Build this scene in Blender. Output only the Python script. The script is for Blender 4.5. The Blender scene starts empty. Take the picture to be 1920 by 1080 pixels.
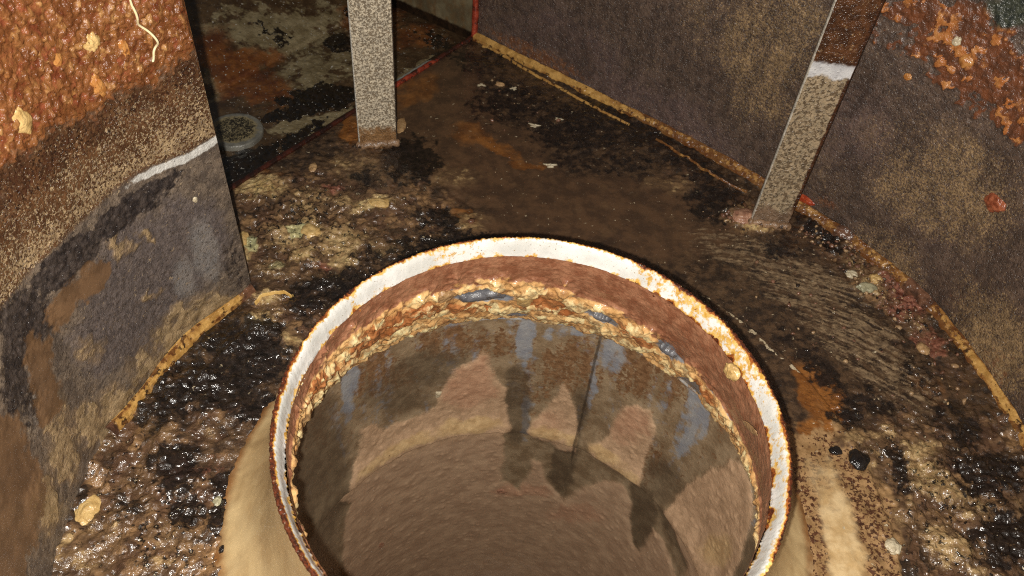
import bpy, math, random
import numpy as np
from mathutils import Matrix, Vector

# ------------------------------------------------------------------ camera, light, exposure
scene = bpy.context.scene
CAM = np.array([-0.0221, -0.2936, 0.5577])
CAM_RIGHT = (0.99451, 0.07708, 0.07044)
CAM_UP = (-0.10463, 0.73445, 0.67054)
CAM_BACK = (0.0, -0.67423, 0.73852)
cam_data = bpy.data.cameras.new("camera")
cam = bpy.data.objects.new("camera", cam_data)
scene.collection.objects.link(cam)
cam.matrix_world = Matrix(((CAM_RIGHT[0], CAM_UP[0], CAM_BACK[0], CAM[0]),
                           (CAM_RIGHT[1], CAM_UP[1], CAM_BACK[1], CAM[1]),
                           (CAM_RIGHT[2], CAM_UP[2], CAM_BACK[2], CAM[2]),
                           (0, 0, 0, 1)))
cam_data.sensor_width = 36.0
cam_data.lens = 36.0 * 1570 / 1920
cam_data.clip_start = 0.01
cam_data.clip_end = 50
cam_data.dof.use_dof = True
cam_data.dof.focus_distance = 0.62
cam_data.dof.aperture_fstop = 16.0
scene.camera = cam

world = bpy.data.worlds.new("World")
scene.world = world
world.use_nodes = True
world.node_tree.nodes["Background"].inputs[0].default_value = (1.0, 0.97, 0.93, 1)
world.node_tree.nodes["Background"].inputs[1].default_value = 0.055

flash = bpy.data.lights.new("phone_flash", 'POINT')
flash.energy = 21
flash.shadow_soft_size = 0.004
flash.color = (1.0, 0.95, 0.87)
flash_o = bpy.data.objects.new("phone_flash", flash)
scene.collection.objects.link(flash_o)
flash_o.location = Vector(CAM) + Vector(CAM_RIGHT) * -0.015 + Vector(CAM_UP) * -0.014 + Vector(CAM_BACK) * -0.004

scene.view_settings.view_transform = 'Standard'
scene.view_settings.look = 'None'
scene.view_settings.gamma = 1.0
scene.view_settings.exposure = 0.0
scene.view_settings.use_curve_mapping = False
scene.render.engine = 'CYCLES'
scene.cycles.use_denoising = False
scene.cycles.max_bounces = 3
scene.cycles.pixel_filter_type = 'BLACKMAN_HARRIS'
scene.cycles.filter_width = 1.1
scene.cycles.sample_clamp_indirect = 4.0

# ------------------------------------------------------------------ surfaces (metres, floor z = 0, cone axis at the origin)
def _catmull(P, n=24):
    P = np.array(P, float)
    P = np.vstack([2 * P[0] - P[1], P, 2 * P[-1] - P[-2]])
    out = []
    t = np.linspace(0, 1, n, endpoint=False)[:, None]
    for i in range(1, len(P) - 2):
        a, b, c, d = P[i - 1], P[i], P[i + 1], P[i + 2]
        out.append(0.5 * (2 * b + (c - a) * t + (2 * a - 5 * b + 4 * c - d) * t ** 2 + (3 * b - a - 3 * c + d) * t ** 3))
    out.append(P[-2][None])
    return np.vstack(out)

SCROLL = _catmull([(-.1015, .625), (-.03, .5785), (.071, .513), (.159, .453), (.212, .4105), (.262, .367), (.309, .322),
    (.352, .268), (.380, .210), (.397, .155), (.407, .10), (.410, .02), (.402, -.07), (.38, -.15), (.34, -.222),
    (.28, -.283), (.2, -.327), (.1, -.352), (0, -.355), (-.1, -.335), (-.19, -.285), (-.255, -.21), (-.292, -.13),
    (-.309, -.05), (-.3115, .016), (-.305, .047), (-.2855, .117), (-.248, .182)])
_ds = np.r_[0, np.cumsum(np.linalg.norm(np.diff(SCROLL, axis=0), axis=1))]
SLEN = float(_ds[-1])
def scroll_xy(s):
    return np.stack([np.interp(s, _ds, SCROLL[:, 0]), np.interp(s, _ds, SCROLL[:, 1])], -1)
def scroll_n(s):
    e = .004
    t = scroll_xy(np.clip(s + e, 0, SLEN)) - scroll_xy(np.clip(s - e, 0, SLEN))
    t /= np.linalg.norm(t, axis=-1, keepdims=True)
    return np.stack([t[..., 1], -t[..., 0]], -1)       # towards the inside
def S_floor(u, v): return np.stack([u, v, np.zeros_like(u)], -1)
def S_wall(u, v):
    p = scroll_xy(u)
    return np.stack([p[..., 0], p[..., 1], v], -1)
def rev(r, th, z): return np.stack([r * np.cos(th), r * np.sin(th), z], -1)
def cone_in_r(z):                                        # inner face, z from .106 down to -.018
    t = np.clip((.106 - z) / .124, 0, 1)
    return .1495 + .0475 * t ** 1.5
def S_conein(u, v): return rev(cone_in_r(v), u / .17, v)
def cone_out_r(z):
    t = np.clip(1 - z / .113, 0, 1)
    return .1585 + .020 * t + .0375 * t ** 5
def S_coneout(u, v): return rev(cone_out_r(v), u / .19, v)
def duct_r(z):
    ridge = np.where(z > -.2, np.exp(-((z + .2) / .022) ** 2), np.exp(-((z + .2) / .0035) ** 2))
    return .2005 - .008 * ridge - .0 * z
def S_duct(u, v): return rev(duct_r(v), u / .2, v)
CORNER = np.array([-.1015, .625]); DV = np.array([.539, .842]); NV = np.array([-.842, .539])
def S_disch(u, v):                                       # u along the outlet edge (0 at the corner), v outwards
    p = CORNER + u[..., None] * DV + v[..., None] * NV
    z = -.006 + np.clip(v - .141, 0, 9) * .30 + .003 * (v > .141)
    return np.stack([p[..., 0], p[..., 1], z], -1)

# ------------------------------------------------------------------ noise
def _h(ix, iy, seed):
    x = (ix.astype(np.int64) * 374761393 + iy.astype(np.int64) * 668265263 + seed * 974634777) & 0xffffffff
    x = ((x ^ (x >> 13)) * 1274126177) & 0xffffffff
    x = ((x ^ (x >> 16)) * 2246822519) & 0xffffffff
    return ((x ^ (x >> 15)) & 0xffffff) / float(0xffffff)

def perlin(x, y, seed=0):
    x, y = np.broadcast_arrays(x, y)
    x0 = np.floor(x); y0 = np.floor(y)
    fx = x - x0; fy = y - y0
    u = fx * fx * fx * (fx * (fx * 6 - 15) + 10); v = fy * fy * fy * (fy * (fy * 6 - 15) + 10)
    def g(dx, dy):
        a = _h(x0 + dx, y0 + dy, seed) * 6.2831853
        return np.cos(a) * (fx - dx) + np.sin(a) * (fy - dy)
    a = g(0, 0); b = g(1, 0); c = g(0, 1); d = g(1, 1)
    return ((a + (b - a) * u) * (1 - v) + (c + (d - c) * u) * v) * 1.5

def fbm(x, y, octaves=4, seed=0, gain=.5):
    s = 0; a = 1; n = 0
    for i in range(octaves):
        s = s + a * perlin(x * 2 ** i + 13.7 * i, y * 2 ** i - 7.3 * i, seed + i); n += a; a *= gain
    return s / n

def worley(x, y, seed=0):
    x, y = np.broadcast_arrays(x, y)
    x0 = np.floor(x); y0 = np.floor(y)
    f1 = np.full(x.shape, 9.); cid = np.zeros(x.shape)
    for dx in (-1, 0, 1):
        for dy in (-1, 0, 1):
            cx = x0 + dx; cy = y0 + dy
            d = np.hypot(cx + _h(cx, cy, seed) - x, cy + _h(cx, cy, seed + 1) - y)
            m = d < f1
            f1 = np.where(m, d, f1); cid = np.where(m, _h(cx, cy, seed + 2), cid)
    return f1, cid

def sstep(a, b, x):
    t = np.clip((x - a) / (b - a), 0, 1)
    return t * t * (3 - 2 * t)

def blobs(u, v, table, warp=0.0, wscale=60., seed=5):
    """union of soft ellipses on a surface: (u, v, four numbers of the inverse axes matrix, strength)"""
    if warp:
        u = u + warp * fbm(u * wscale, v * wscale, 3, seed); v = v + warp * fbm(u * wscale + 50, v * wscale, 3, seed + 9)
    m = np.zeros(np.broadcast(u, v).shape)
    for (cu, cv, a, b, c, d, s) in table:
        du = u - cu; dv = v - cv
        q = (a * du + b * dv) ** 2 + (c * du + d * dv) ** 2
        m = np.maximum(m, s * np.exp(-.7 * q * q))
    return m

def poly(u, v, pts, soft):
    """1 inside the outline, falling to 0 over `soft` outside"""
    P = np.array(pts); n = len(P)
    ins = np.zeros(u.shape, bool); d2 = np.full(u.shape, 1e9)
    for i in range(n):
        a = P[i]; b = P[(i + 1) % n]
        c = (a[1] > v) != (b[1] > v)
        with np.errstate(divide='ignore', invalid='ignore'):
            xi = (b[0] - a[0]) * (v - a[1]) / (b[1] - a[1]) + a[0]
        ins ^= c & (u < xi)
        e = b - a; t = np.clip(((u - a[0]) * e[0] + (v - a[1]) * e[1]) / (e @ e + 1e-12), 0, 1)
        d2 = np.minimum(d2, (u - a[0] - t * e[0]) ** 2 + (v - a[1] - t * e[1]) ** 2)
    d = np.sqrt(d2) * np.where(ins, 1, -1)
    return np.clip(.5 + d / soft * .5, 0, 1)

# ------------------------------------------------------------------ where the stains, patches and crumbs lie (surface coordinates)
F_CHUNK = [(-0.2239,0.2693,11.6,2.9,1.9,-12.3,1.00), (-0.1324,0.2985,17.5,2.9,2.9,-18.6,0.80), (-0.2088,0.1521,27.4,7.1,3.8,-27.9,0.80), (-0.2975,-0.0115,16.2,6.6,1.4,-11.6,0.90), (-0.2632,0.0576,16.0,5.5,1.7,-13.4,0.70), (-0.2354,-0.0457,18.0,6.3,2.4,-21.1,1.00), (0.3328,0.0354,15.4,-4.4,1.5,-13.3,1.00), (0.3038,0.0831,26.1,-6.3,2.7,-22.7,0.90), (0.2741,0.1045,28.7,-6.0,4.0,-32.5,0.60), (0.3269,0.2620,15.4,-11.4,-23.5,-19.6,0.90), (0.2865,0.3168,23.8,-15.0,-30.8,-29.9,0.80), (0.2055,0.3469,30.8,-3.5,4.9,-31.5,0.80), (0.1552,0.4014,20.4,-8.5,-18.1,-23.3,0.50), (-0.1944,0.4012,29.6,5.9,5.3,-31.4,0.60), (0.3852,0.0979,28.9,-9.2,3.0,-25.1,0.80), (0.3603,0.1813,27.0,8.4,12.8,-15.7,0.50)]
F_TAN = [(-0.2768,0.3133,34.6,9.7,7.1,-44.6,1.00), (-0.2720,0.2264,93.1,27.7,5.7,-38.2,1.00), (-0.2286,0.2989,42.8,10.4,6.7,-42.9,0.75), (-0.2332,0.2462,40.3,10.4,7.1,-46.9,0.80), (-0.1960,0.3040,54.7,11.8,11.2,-71.3,0.75), (-0.1648,0.3050,35.9,13.7,46.0,-76.5,1.00), (-0.2149,0.2634,66.1,15.8,9.5,-62.3,0.95), (-0.1843,0.2500,33.4,7.2,6.2,-41.4,0.90), (-0.1792,0.2264,51.2,11.1,10.8,-73.4,0.90), (-0.2138,0.2282,60.1,14.8,11.9,-80.9,0.95), (-0.2328,0.1731,76.8,21.2,14.1,-100.3,0.95), (-0.2299,0.1462,55.1,15.5,10.5,-76.8,0.95), (-0.1994,0.1243,90.0,23.1,9.5,-70.8,0.85), (-0.0956,0.3564,40.8,5.2,8.8,-54.3,0.60), (-0.1388,0.2462,50.3,8.9,11.8,-79.2,0.70), (-0.1106,0.2575,33.2,5.0,8.4,-56.1,0.50), (-0.0735,0.2924,48.4,5.6,9.3,-60.4,0.70), (-0.1973,0.3610,30.5,6.3,7.7,-46.8,0.55), (-0.1520,0.3515,36.9,6.4,7.8,-47.8,0.45), (-0.2367,0.2046,52.2,14.2,11.0,-75.7,0.70), (-0.1875,0.1986,42.0,9.6,15.8,-110.1,0.60), (-0.3210,0.0169,62.8,26.3,7.3,-60.3,0.68), (-0.3187,0.0408,70.0,28.4,8.6,-68.8,0.65), (-0.2714,0.0229,83.2,30.2,6.6,-53.9,0.50), (-0.2358,0.0367,98.4,31.5,7.4,-60.1,0.43), (-0.2753,-0.0089,64.6,24.6,9.1,-77.1,0.47), (-0.2815,-0.0508,45.2,18.4,9.5,-84.7,0.58), (-0.2341,-0.0495,45.1,15.8,9.5,-85.0,0.54), (-0.2878,-0.0708,46.3,19.6,9.7,-88.8,0.65), (-0.2589,-0.0322,44.3,16.4,11.2,-97.7,0.43), (-0.3287,-0.0279,88.1,39.6,5.6,-47.9,0.68), (-0.3151,-0.0662,61.4,27.8,5.8,-52.5,0.72), (-0.2380,-0.0691,55.4,20.1,14.6,-133.5,0.58), (-0.2172,0.0157,100.7,30.9,6.6,-55.2,0.32), (-0.2709,0.0928,44.1,42.8,109.4,-77.1,0.50), (0.3126,0.0842,48.8,-12.2,9.5,-78.6,0.88), (0.2897,0.0963,68.1,-15.3,12.2,-99.4,0.66), (0.3165,0.0584,29.5,-21.6,-28.9,-45.6,0.88), (0.3426,0.0410,40.9,-31.7,-33.4,-52.7,0.70), (0.3159,0.0037,28.0,-24.6,-36.6,-46.5,0.84), (0.3457,0.0049,50.9,-15.7,7.7,-69.3,0.62), (0.2764,0.0750,94.6,-20.4,6.2,-51.8,0.62), (0.2869,0.0302,99.1,-23.6,4.3,-38.0,0.53), (0.3750,0.0403,81.7,-26.8,4.3,-37.6,0.48), (0.2631,0.0930,66.3,-13.2,9.8,-79.8,0.70), (0.2146,0.3326,41.6,-5.0,12.3,-80.6,0.90), (0.2004,0.3501,46.1,-5.0,9.7,-62.6,0.70), (0.1372,0.3813,60.0,-3.4,12.6,-78.8,0.60), (0.1094,0.3811,72.1,-2.5,15.8,-98.2,0.50), (0.3022,0.2899,56.8,-37.3,-67.5,-66.0,0.75), (0.3165,0.2606,42.4,-31.1,-58.8,-49.8,0.80), (0.3471,0.2222,53.5,-49.4,-72.3,-41.8,0.60)]
F_BLACK = [(-0.1401,0.3791,30.1,4.8,4.2,-25.4,1.00), (-0.1520,0.2373,40.6,7.7,8.5,-57.8,0.60), (-0.1091,0.2471,28.7,4.3,6.0,-40.8,0.85), (-0.0953,0.2928,48.4,6.5,7.8,-50.9,0.80), (-0.1631,0.1956,23.4,4.8,6.3,-44.4,1.00), (-0.1968,0.1782,42.8,10.3,5.6,-39.9,0.85), (-0.2416,0.1243,25.0,7.5,4.7,-35.2,1.00), (-0.2495,0.0797,23.5,7.5,4.1,-32.0,1.00), (-0.2815,0.0861,29.2,10.2,6.1,-47.2,0.80), (-0.2151,0.0637,39.9,11.5,6.3,-49.8,0.90), (-0.2831,0.0551,40.2,14.6,4.2,-33.5,0.80), (-0.2523,0.0026,42.6,14.9,5.4,-45.2,0.95), (-0.2093,-0.0224,87.5,27.2,3.9,-34.3,0.95), (-0.2336,-0.0293,66.2,22.6,7.0,-60.9,0.80), (-0.2734,-0.0339,66.5,25.8,11.2,-97.9,0.70), (0.1747,0.3664,30.4,-2.6,4.8,-30.4,0.85), (0.1510,0.4228,16.0,-6.5,-28.5,-36.2,0.80), (0.0888,0.4732,12.1,-3.9,-25.3,-35.6,0.90), (0.0296,0.4630,16.9,0.4,3.2,-18.7,0.80), (0.0593,0.4121,16.0,0.1,6.2,-37.2,0.60), (-0.0442,0.5001,18.3,1.4,3.5,-19.4,0.70), (-0.0888,0.5794,26.0,2.7,5.5,-28.8,0.70), (0.2443,0.1603,62.6,44.4,24.3,-21.3,0.90), (0.2628,0.1134,56.9,-11.1,8.0,-63.9,0.80), (0.3684,0.0716,29.7,-9.2,5.0,-42.2,0.90), (0.3593,0.0168,41.9,-13.4,4.4,-39.4,0.95), (0.2928,0.0674,121.6,6.7,16.2,-36.3,0.90), (0.2843,0.1321,30.3,-17.3,-29.2,-59.2,0.70), (0.2252,0.1871,47.7,42.8,29.5,-21.7,0.60), (0.2783,0.3308,27.5,-16.9,-45.7,-44.1,0.90), (0.2316,0.3012,48.0,-6.6,8.1,-54.4,0.70), (0.3331,0.1662,28.2,-27.0,-39.1,-24.3,0.60), (0.3554,0.1146,29.6,-30.4,-35.9,-22.7,0.80), (0.2612,0.0731,107.7,-21.6,11.3,-94.4,0.70), (-0.2458,0.3362,46.7,11.7,9.8,-60.4,0.50), (-0.0815,0.2654,16.5,2.1,9.5,-63.1,0.90), (-0.1782,0.3472,46.3,9.0,9.7,-59.9,0.60), (-0.2241,0.1098,32.6,9.3,4.0,-30.2,0.90), (0.3305,0.0718,47.4,-12.9,12.5,-105.0,0.50)]
F_BROWN = [(0.0543,0.3354,9.3,0.1,3.2,-20.3,1.00), (-0.0078,0.2987,14.8,0.9,5.1,-33.1,0.90), (-0.0504,0.3680,14.0,1.3,3.2,-19.6,0.90), (-0.1022,0.4308,15.8,2.0,2.3,-13.3,0.90), (-0.1417,0.5033,16.4,2.4,2.9,-15.9,1.00), (-0.0439,0.4221,19.4,1.6,4.6,-27.1,0.80), (0.1222,0.2997,16.0,-0.8,5.1,-33.6,0.90)]
F_ORANGE = [(-0.0547,0.4157,26.9,-6.8,-55.2,-79.0,0.70), (-0.0853,0.4337,43.3,4.9,7.3,-42.4,0.55), (-0.1535,0.5012,22.3,11.6,32.5,-23.2,0.55), (-0.2089,0.4171,67.4,14.0,7.1,-41.2,1.00), (-0.1826,0.3986,39.5,7.5,13.4,-78.9,0.60), (0.2395,0.1318,47.8,15.7,18.9,-25.5,1.00), (0.2389,0.0901,46.6,-8.1,4.9,-40.0,0.95), (0.2548,0.0512,60.6,-12.0,9.8,-83.5,0.90), (-0.0742,0.2983,77.0,8.9,10.1,-65.8,0.80), (-0.0189,0.3903,44.7,2.9,18.8,-114.3,0.60), (-0.2834,0.3179,37.9,10.8,8.3,-51.6,0.80), (0.3381,0.1499,30.5,-26.6,-49.4,-40.6,0.40), (-0.1933,0.4245,116.2,22.6,6.1,-35.4,0.70)]
F_STREAK = [(0.2461,0.2607,13.7,-6.0,-11.0,-24.7,1.00), (0.2882,0.1956,12.8,-9.6,-18.7,-17.2,1.00), (0.1994,0.2928,16.0,-4.7,-8.4,-35.3,0.80), (0.3180,0.1418,23.1,-19.8,-20.7,-17.6,0.70)]
F_CREAM = [(0.2294,0.0023,80.4,4.4,9.8,-27.2,1.00), (0.2257,0.0501,104.2,5.8,11.9,-31.5,0.90), (0.2255,0.0737,127.1,-1.3,13.1,-42.0,0.70)]
F_FBROWN = [(0.2591,0.0227,39.3,0.8,7.8,-21.5,1.00), (0.2525,0.0395,47.4,-1.9,8.5,-28.4,0.90)]
F_RED = [(0.3349,0.2530,23.8,-18.8,-37.5,-28.2,0.80), (0.3522,0.2042,32.6,-30.7,-52.9,-30.9,0.70), (0.2937,0.3566,56.2,-30.5,-53.6,-65.6,0.60), (-0.2095,0.3177,63.2,14.2,14.2,-89.4,0.60), (-0.2324,0.2830,97.5,24.4,17.1,-110.2,0.50), (-0.2433,-0.0008,42.7,14.6,10.8,-91.2,0.60), (-0.2259,0.0057,84.8,27.1,8.9,-75.1,0.50), (-0.1915,0.4154,87.7,17.0,9.2,-53.8,0.50), (0.2009,0.3542,61.3,-6.6,9.7,-62.2,0.70), (-0.1919,0.2178,103.2,23.6,15.5,-106.3,0.60), (-0.1976,0.3116,95.2,20.6,14.3,-90.4,0.50)]
F_GREEN = [(-0.2262,0.2580,90.5,22.7,17.5,-115.1,1.00), (-0.2645,0.2345,145.2,42.0,13.4,-89.4,0.80), (-0.2338,0.2117,94.3,25.2,18.2,-124.7,0.50)]
LW_TANLOW = [(2.1614,0.0053,29.2,-7.0,-38.1,-42.5,1.00), (2.1218,0.0092,36.7,6.9,-8.1,-33.6,0.90), (2.0877,0.0072,43.8,6.8,-14.3,-34.1,0.80), (2.0477,0.0102,31.3,-13.5,-48.1,-35.2,0.90), (2.0181,0.0242,29.9,-19.4,-54.7,-35.7,1.00), (2.0991,0.1335,81.0,-34.1,-87.8,-96.6,0.80), (2.1198,0.1232,135.9,-47.8,-99.1,-117.7,0.90), (2.1070,0.0730,103.8,-39.1,-120.4,-119.0,0.90), (2.1274,0.0370,86.0,-26.4,-94.5,-96.3,0.90), (2.1501,0.0169,111.5,-28.3,-83.8,-92.4,1.00), (1.9843,0.0434,30.9,-25.0,-48.3,-29.1,0.90), (1.9492,0.0424,38.0,-41.1,-43.9,-23.2,1.00), (2.0434,0.0809,61.5,-27.3,-65.7,-55.6,0.60), (1.9921,0.0642,40.1,-31.0,-47.9,-31.0,0.70)]
LW_PURPLE = [(2.1200,0.0927,16.5,-5.6,-17.6,-19.4,1.00), (2.0862,0.0678,17.4,-7.5,-22.7,-20.5,1.00), (2.0526,0.0761,28.2,-13.0,-32.7,-27.6,0.80), (2.1557,0.1087,33.5,-9.0,-22.1,-30.3,0.80), (2.1691,0.0818,38.4,-9.5,-18.2,-24.4,0.90)]
LW_GREY = [(2.1644,0.0735,81.0,-6.8,-15.6,-28.9,1.00), (2.1405,0.0627,77.3,-21.9,-35.4,-40.9,0.80), (1.9907,0.1031,55.1,-43.3,-40.9,-28.7,0.60)]
LW_DARK = [(2.1122,0.1525,27.9,6.2,-10.3,-80.4,1.00), (2.0579,0.1572,30.7,8.7,-1.3,-62.4,1.00), (2.0124,0.1505,46.8,16.6,-1.4,-34.2,0.90), (1.9853,0.1329,46.7,-38.4,-28.1,-20.8,0.90), (2.1448,0.1553,50.9,7.8,-12.5,-131.2,0.90), (2.1860,0.0380,88.1,-5.3,-15.5,-26.6,0.60), (1.9828,0.1028,42.9,-35.4,-50.1,-34.2,0.70)]
RW_TAN = [(0.3558,0.1303,16.5,5.7,5.6,-11.4,0.90), (0.3738,0.1779,25.4,9.5,10.7,-23.5,0.90), (0.3003,0.1337,18.3,5.3,8.3,-19.0,0.60), (0.5607,0.1052,11.5,4.0,8.6,-16.2,0.90), (0.5441,0.0112,22.0,-1.6,1.4,-26.2,0.80), (0.6716,0.0300,5.8,19.6,16.1,-6.0,1.00), (0.5180,0.1339,15.3,7.7,19.0,-29.0,0.60), (0.4630,0.0543,27.7,11.4,12.4,-18.6,0.50)]
RW_ORANGE = [(0.4794,0.2127,34.2,16.3,20.2,-40.9,0.80), (0.5291,0.2194,21.5,3.3,5.0,-31.4,1.00), (0.5721,0.2112,34.4,21.2,16.4,-25.8,1.00), (0.4582,0.2267,29.4,13.6,32.1,-70.0,0.90), (0.4949,0.2392,23.8,12.1,26.1,-54.3,1.00), (0.4491,0.2029,49.1,22.0,24.1,-49.8,0.50), (0.5587,0.1927,39.6,-2.8,-2.9,-57.3,0.80)]
RW_TEAL = [(0.5369,0.2665,37.9,21.8,33.1,-66.7,1.00)]
RW_PURPLE = [(0.2445,-0.0117,7.8,-1.8,-0.4,-16.6,1.00), (0.3202,-0.0301,13.4,-2.2,0.6,-26.6,0.90), (0.1273,0.0262,10.5,-3.1,0.1,-17.1,0.80), (0.4645,0.1063,22.1,9.5,11.0,-18.3,0.60), (0.5672,0.0726,16.7,9.3,21.7,-25.6,0.40)]
RW_RUST = [(0.0900,0.0169,11.8,-4.2,-2.2,-81.9,0.80), (0.2960,0.0082,27.3,-5.3,-1.7,-100.0,0.50), (0.4693,0.0241,61.9,4.5,24.0,-97.0,0.70), (0.6899,0.0089,24.3,21.7,29.3,-21.8,0.60), (0.6209,0.0289,23.2,16.2,50.6,-46.4,0.50)]
D_GREY = [(0.3186,-0.0551,-111.2,4.3,-0.6,-20.9,1.00), (0.4905,-0.0492,-98.1,-17.9,17.2,-15.4,1.00), (0.4267,-0.0151,-34.9,5.2,10.7,-94.3,0.90), (0.2365,-0.0387,-76.0,7.5,-13.3,-28.1,0.90), (0.1426,-0.0072,-53.7,-4.4,-7.6,-19.9,1.00), (0.1428,-0.0647,-71.8,-4.1,-7.8,-15.6,0.80), (0.2832,-0.0345,-33.3,4.0,-32.5,-92.0,0.70), (0.3076,-0.1823,-175.5,10.0,-1.4,-18.3,0.70), (0.2487,-0.0965,-241.2,3.9,-2.5,-9.7,0.60), (0.3918,-0.0217,-50.8,0.7,40.2,-133.8,0.60)]
D_RUST = [(0.3762,-0.0528,-16.6,0.5,7.0,-31.5,1.00), (0.4653,-0.0554,-22.4,-1.4,16.6,-20.8,1.00), (0.2721,-0.0829,-27.0,3.4,-8.8,-19.5,1.00), (0.2136,-0.0463,-30.3,6.1,-14.1,-17.7,1.00), (0.1762,-0.0365,-42.5,11.2,-25.4,-24.8,0.90), (0.5279,-0.0735,-29.4,-4.3,18.7,-14.8,0.80), (0.3051,-0.1208,-37.4,3.4,-5.3,-22.1,0.90), (0.1706,-0.1564,-36.7,10.0,-20.7,-17.0,0.80), (0.1059,-0.0143,-27.0,12.2,-35.8,-25.0,0.80)]
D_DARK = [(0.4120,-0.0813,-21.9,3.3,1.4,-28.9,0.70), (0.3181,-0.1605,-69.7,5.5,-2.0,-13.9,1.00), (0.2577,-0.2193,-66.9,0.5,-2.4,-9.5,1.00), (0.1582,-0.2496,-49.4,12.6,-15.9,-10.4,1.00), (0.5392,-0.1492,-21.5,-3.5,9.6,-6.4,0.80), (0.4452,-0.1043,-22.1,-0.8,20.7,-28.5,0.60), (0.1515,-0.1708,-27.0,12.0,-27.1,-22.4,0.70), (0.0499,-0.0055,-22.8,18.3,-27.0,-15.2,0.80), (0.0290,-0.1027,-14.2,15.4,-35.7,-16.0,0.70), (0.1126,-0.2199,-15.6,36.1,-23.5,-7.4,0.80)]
D_YEL = [(0.3676,-0.1861,-29.1,2.1,2.3,-103.5,1.00), (0.4389,-0.1867,-29.7,5.5,-0.6,-116.6,1.00), (0.2801,-0.1914,-43.3,-0.1,-5.8,-112.8,0.90), (0.2495,-0.1927,-57.8,-9.1,16.0,-106.8,0.90), (0.2187,-0.1902,-44.3,-5.5,1.9,-98.1,1.00), (0.1835,-0.1946,-59.1,-4.3,-20.3,-101.9,0.80), (0.0612,-0.1514,-26.5,18.2,-64.1,-30.4,0.80), (0.4783,-0.1903,-45.1,10.6,-0.3,-128.8,0.80)]
D_PINK = [(0.3743,-0.1209,-31.2,0.9,6.7,-27.8,0.90), (0.3597,-0.0886,-48.4,2.1,5.0,-39.2,0.80), (0.2035,-0.1247,-41.2,8.4,-25.6,-26.6,0.80), (0.2826,-0.1766,-43.4,6.9,-10.5,-34.0,0.50), (0.2991,-0.3285,-31.5,2.5,-22.8,-65.5,1.00), (0.2315,-0.3423,-23.9,3.4,-36.9,-37.7,0.70)]
CI_BROWN = [(0.2378,0.0928,-13.6,-0.1,-4.5,-52.4,1.00), (0.1787,0.0890,-24.3,-5.8,6.7,-51.0,1.00), (0.1220,0.0750,-31.7,-12.4,7.9,-36.5,1.00), (0.2937,0.0941,-18.0,1.7,1.1,-75.9,0.90), (0.3695,0.0929,-23.8,7.8,-5.3,-86.2,0.90), (0.4274,0.0883,-30.7,14.8,-3.2,-66.3,0.90), (0.4619,0.0732,-54.7,30.5,0.1,-45.5,0.80)]
CI_BARE = [(0.3149,0.0542,-36.4,4.3,25.9,-100.9,1.00), (0.2110,0.0403,-66.1,-9.4,24.1,-95.2,0.90), (0.1483,0.0448,-76.0,-20.4,-5.5,-73.4,0.90), (0.1274,0.0050,-81.0,-23.6,-12.9,-51.4,0.80), (0.2895,0.0019,-58.4,4.9,-2.1,-106.4,0.70), (0.0390,0.0767,-6.3,52.4,-45.4,-26.2,0.80)]
CI_ORANGE = [(0.4207,0.0560,-31.5,13.9,0.9,-49.6,0.90), (0.3743,0.0575,-36.5,11.3,7.1,-80.2,0.90), (0.4871,0.0833,-71.7,40.9,31.0,-54.5,0.90), (0.2572,0.0422,-37.2,0.4,-1.9,-81.7,0.80), (0.1771,0.0389,-45.6,-9.4,4.7,-72.2,0.70), (0.1132,0.0217,-59.5,-20.4,-4.4,-37.9,0.80), (0.3239,0.0356,-36.9,4.9,55.4,-127.2,0.60), (0.5194,0.0985,-52.3,4.3,102.7,-79.4,0.90)]
DI_GREY = [(-0.2363,0.0075,24.0,-16.0,-14.9,-44.5,1.50), (-0.2592,0.0325,28.3,-21.6,-34.4,-57.7,1.20), (-0.0937,0.0113,25.0,-13.8,0.4,-116.1,1.00), (-0.2762,0.1482,45.3,-40.8,-17.9,-27.5,0.80), (-0.1738,0.0965,14.4,-11.0,-9.0,-19.0,0.80), (-0.1610,0.1707,8.1,-8.9,-14.3,-18.1,0.90), (-0.1042,0.1670,18.7,-18.8,-14.4,-24.4,0.70)]
DI_RED = [(-0.2468,0.1476,26.2,-24.2,-17.3,-26.9,1.00), (-0.2392,0.1046,25.7,-23.1,-23.9,-22.2,0.80), (-0.2107,0.1528,21.0,-19.8,-33.0,-52.5,0.70), (-0.0507,0.1204,17.3,-18.3,-19.0,-18.3,0.60), (-0.0461,0.0621,17.0,-19.1,-23.8,-22.8,0.60), (-0.2390,0.1895,33.0,-29.7,-16.4,-26.5,0.70)]
DI_BLACK = [(-0.2060,0.0465,14.2,-12.6,-23.8,-29.8,1.00), (-0.2538,0.0547,20.1,-15.2,-37.8,-64.4,0.90), (-0.3378,0.0263,18.4,-10.1,-15.1,-53.2,1.00), (-0.1127,0.1144,37.0,-37.3,-30.6,-29.2,0.90), (-0.2787,0.0197,31.0,-16.3,-12.8,-85.7,0.80), (-0.2440,0.0159,79.5,-56.1,-47.7,-112.7,1.00), (-0.3620,0.0221,24.7,-21.0,-45.5,-40.8,1.00), (-0.0458,0.1431,26.0,-27.8,-22.2,-37.8,0.70), (-0.0326,0.0305,10.8,-21.7,-48.4,-1.5,0.60), (-0.1670,0.1645,15.7,-38.4,-85.5,-11.8,0.60), (-0.1841,0.1896,30.9,-29.0,-30.7,-51.0,0.40)]
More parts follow.
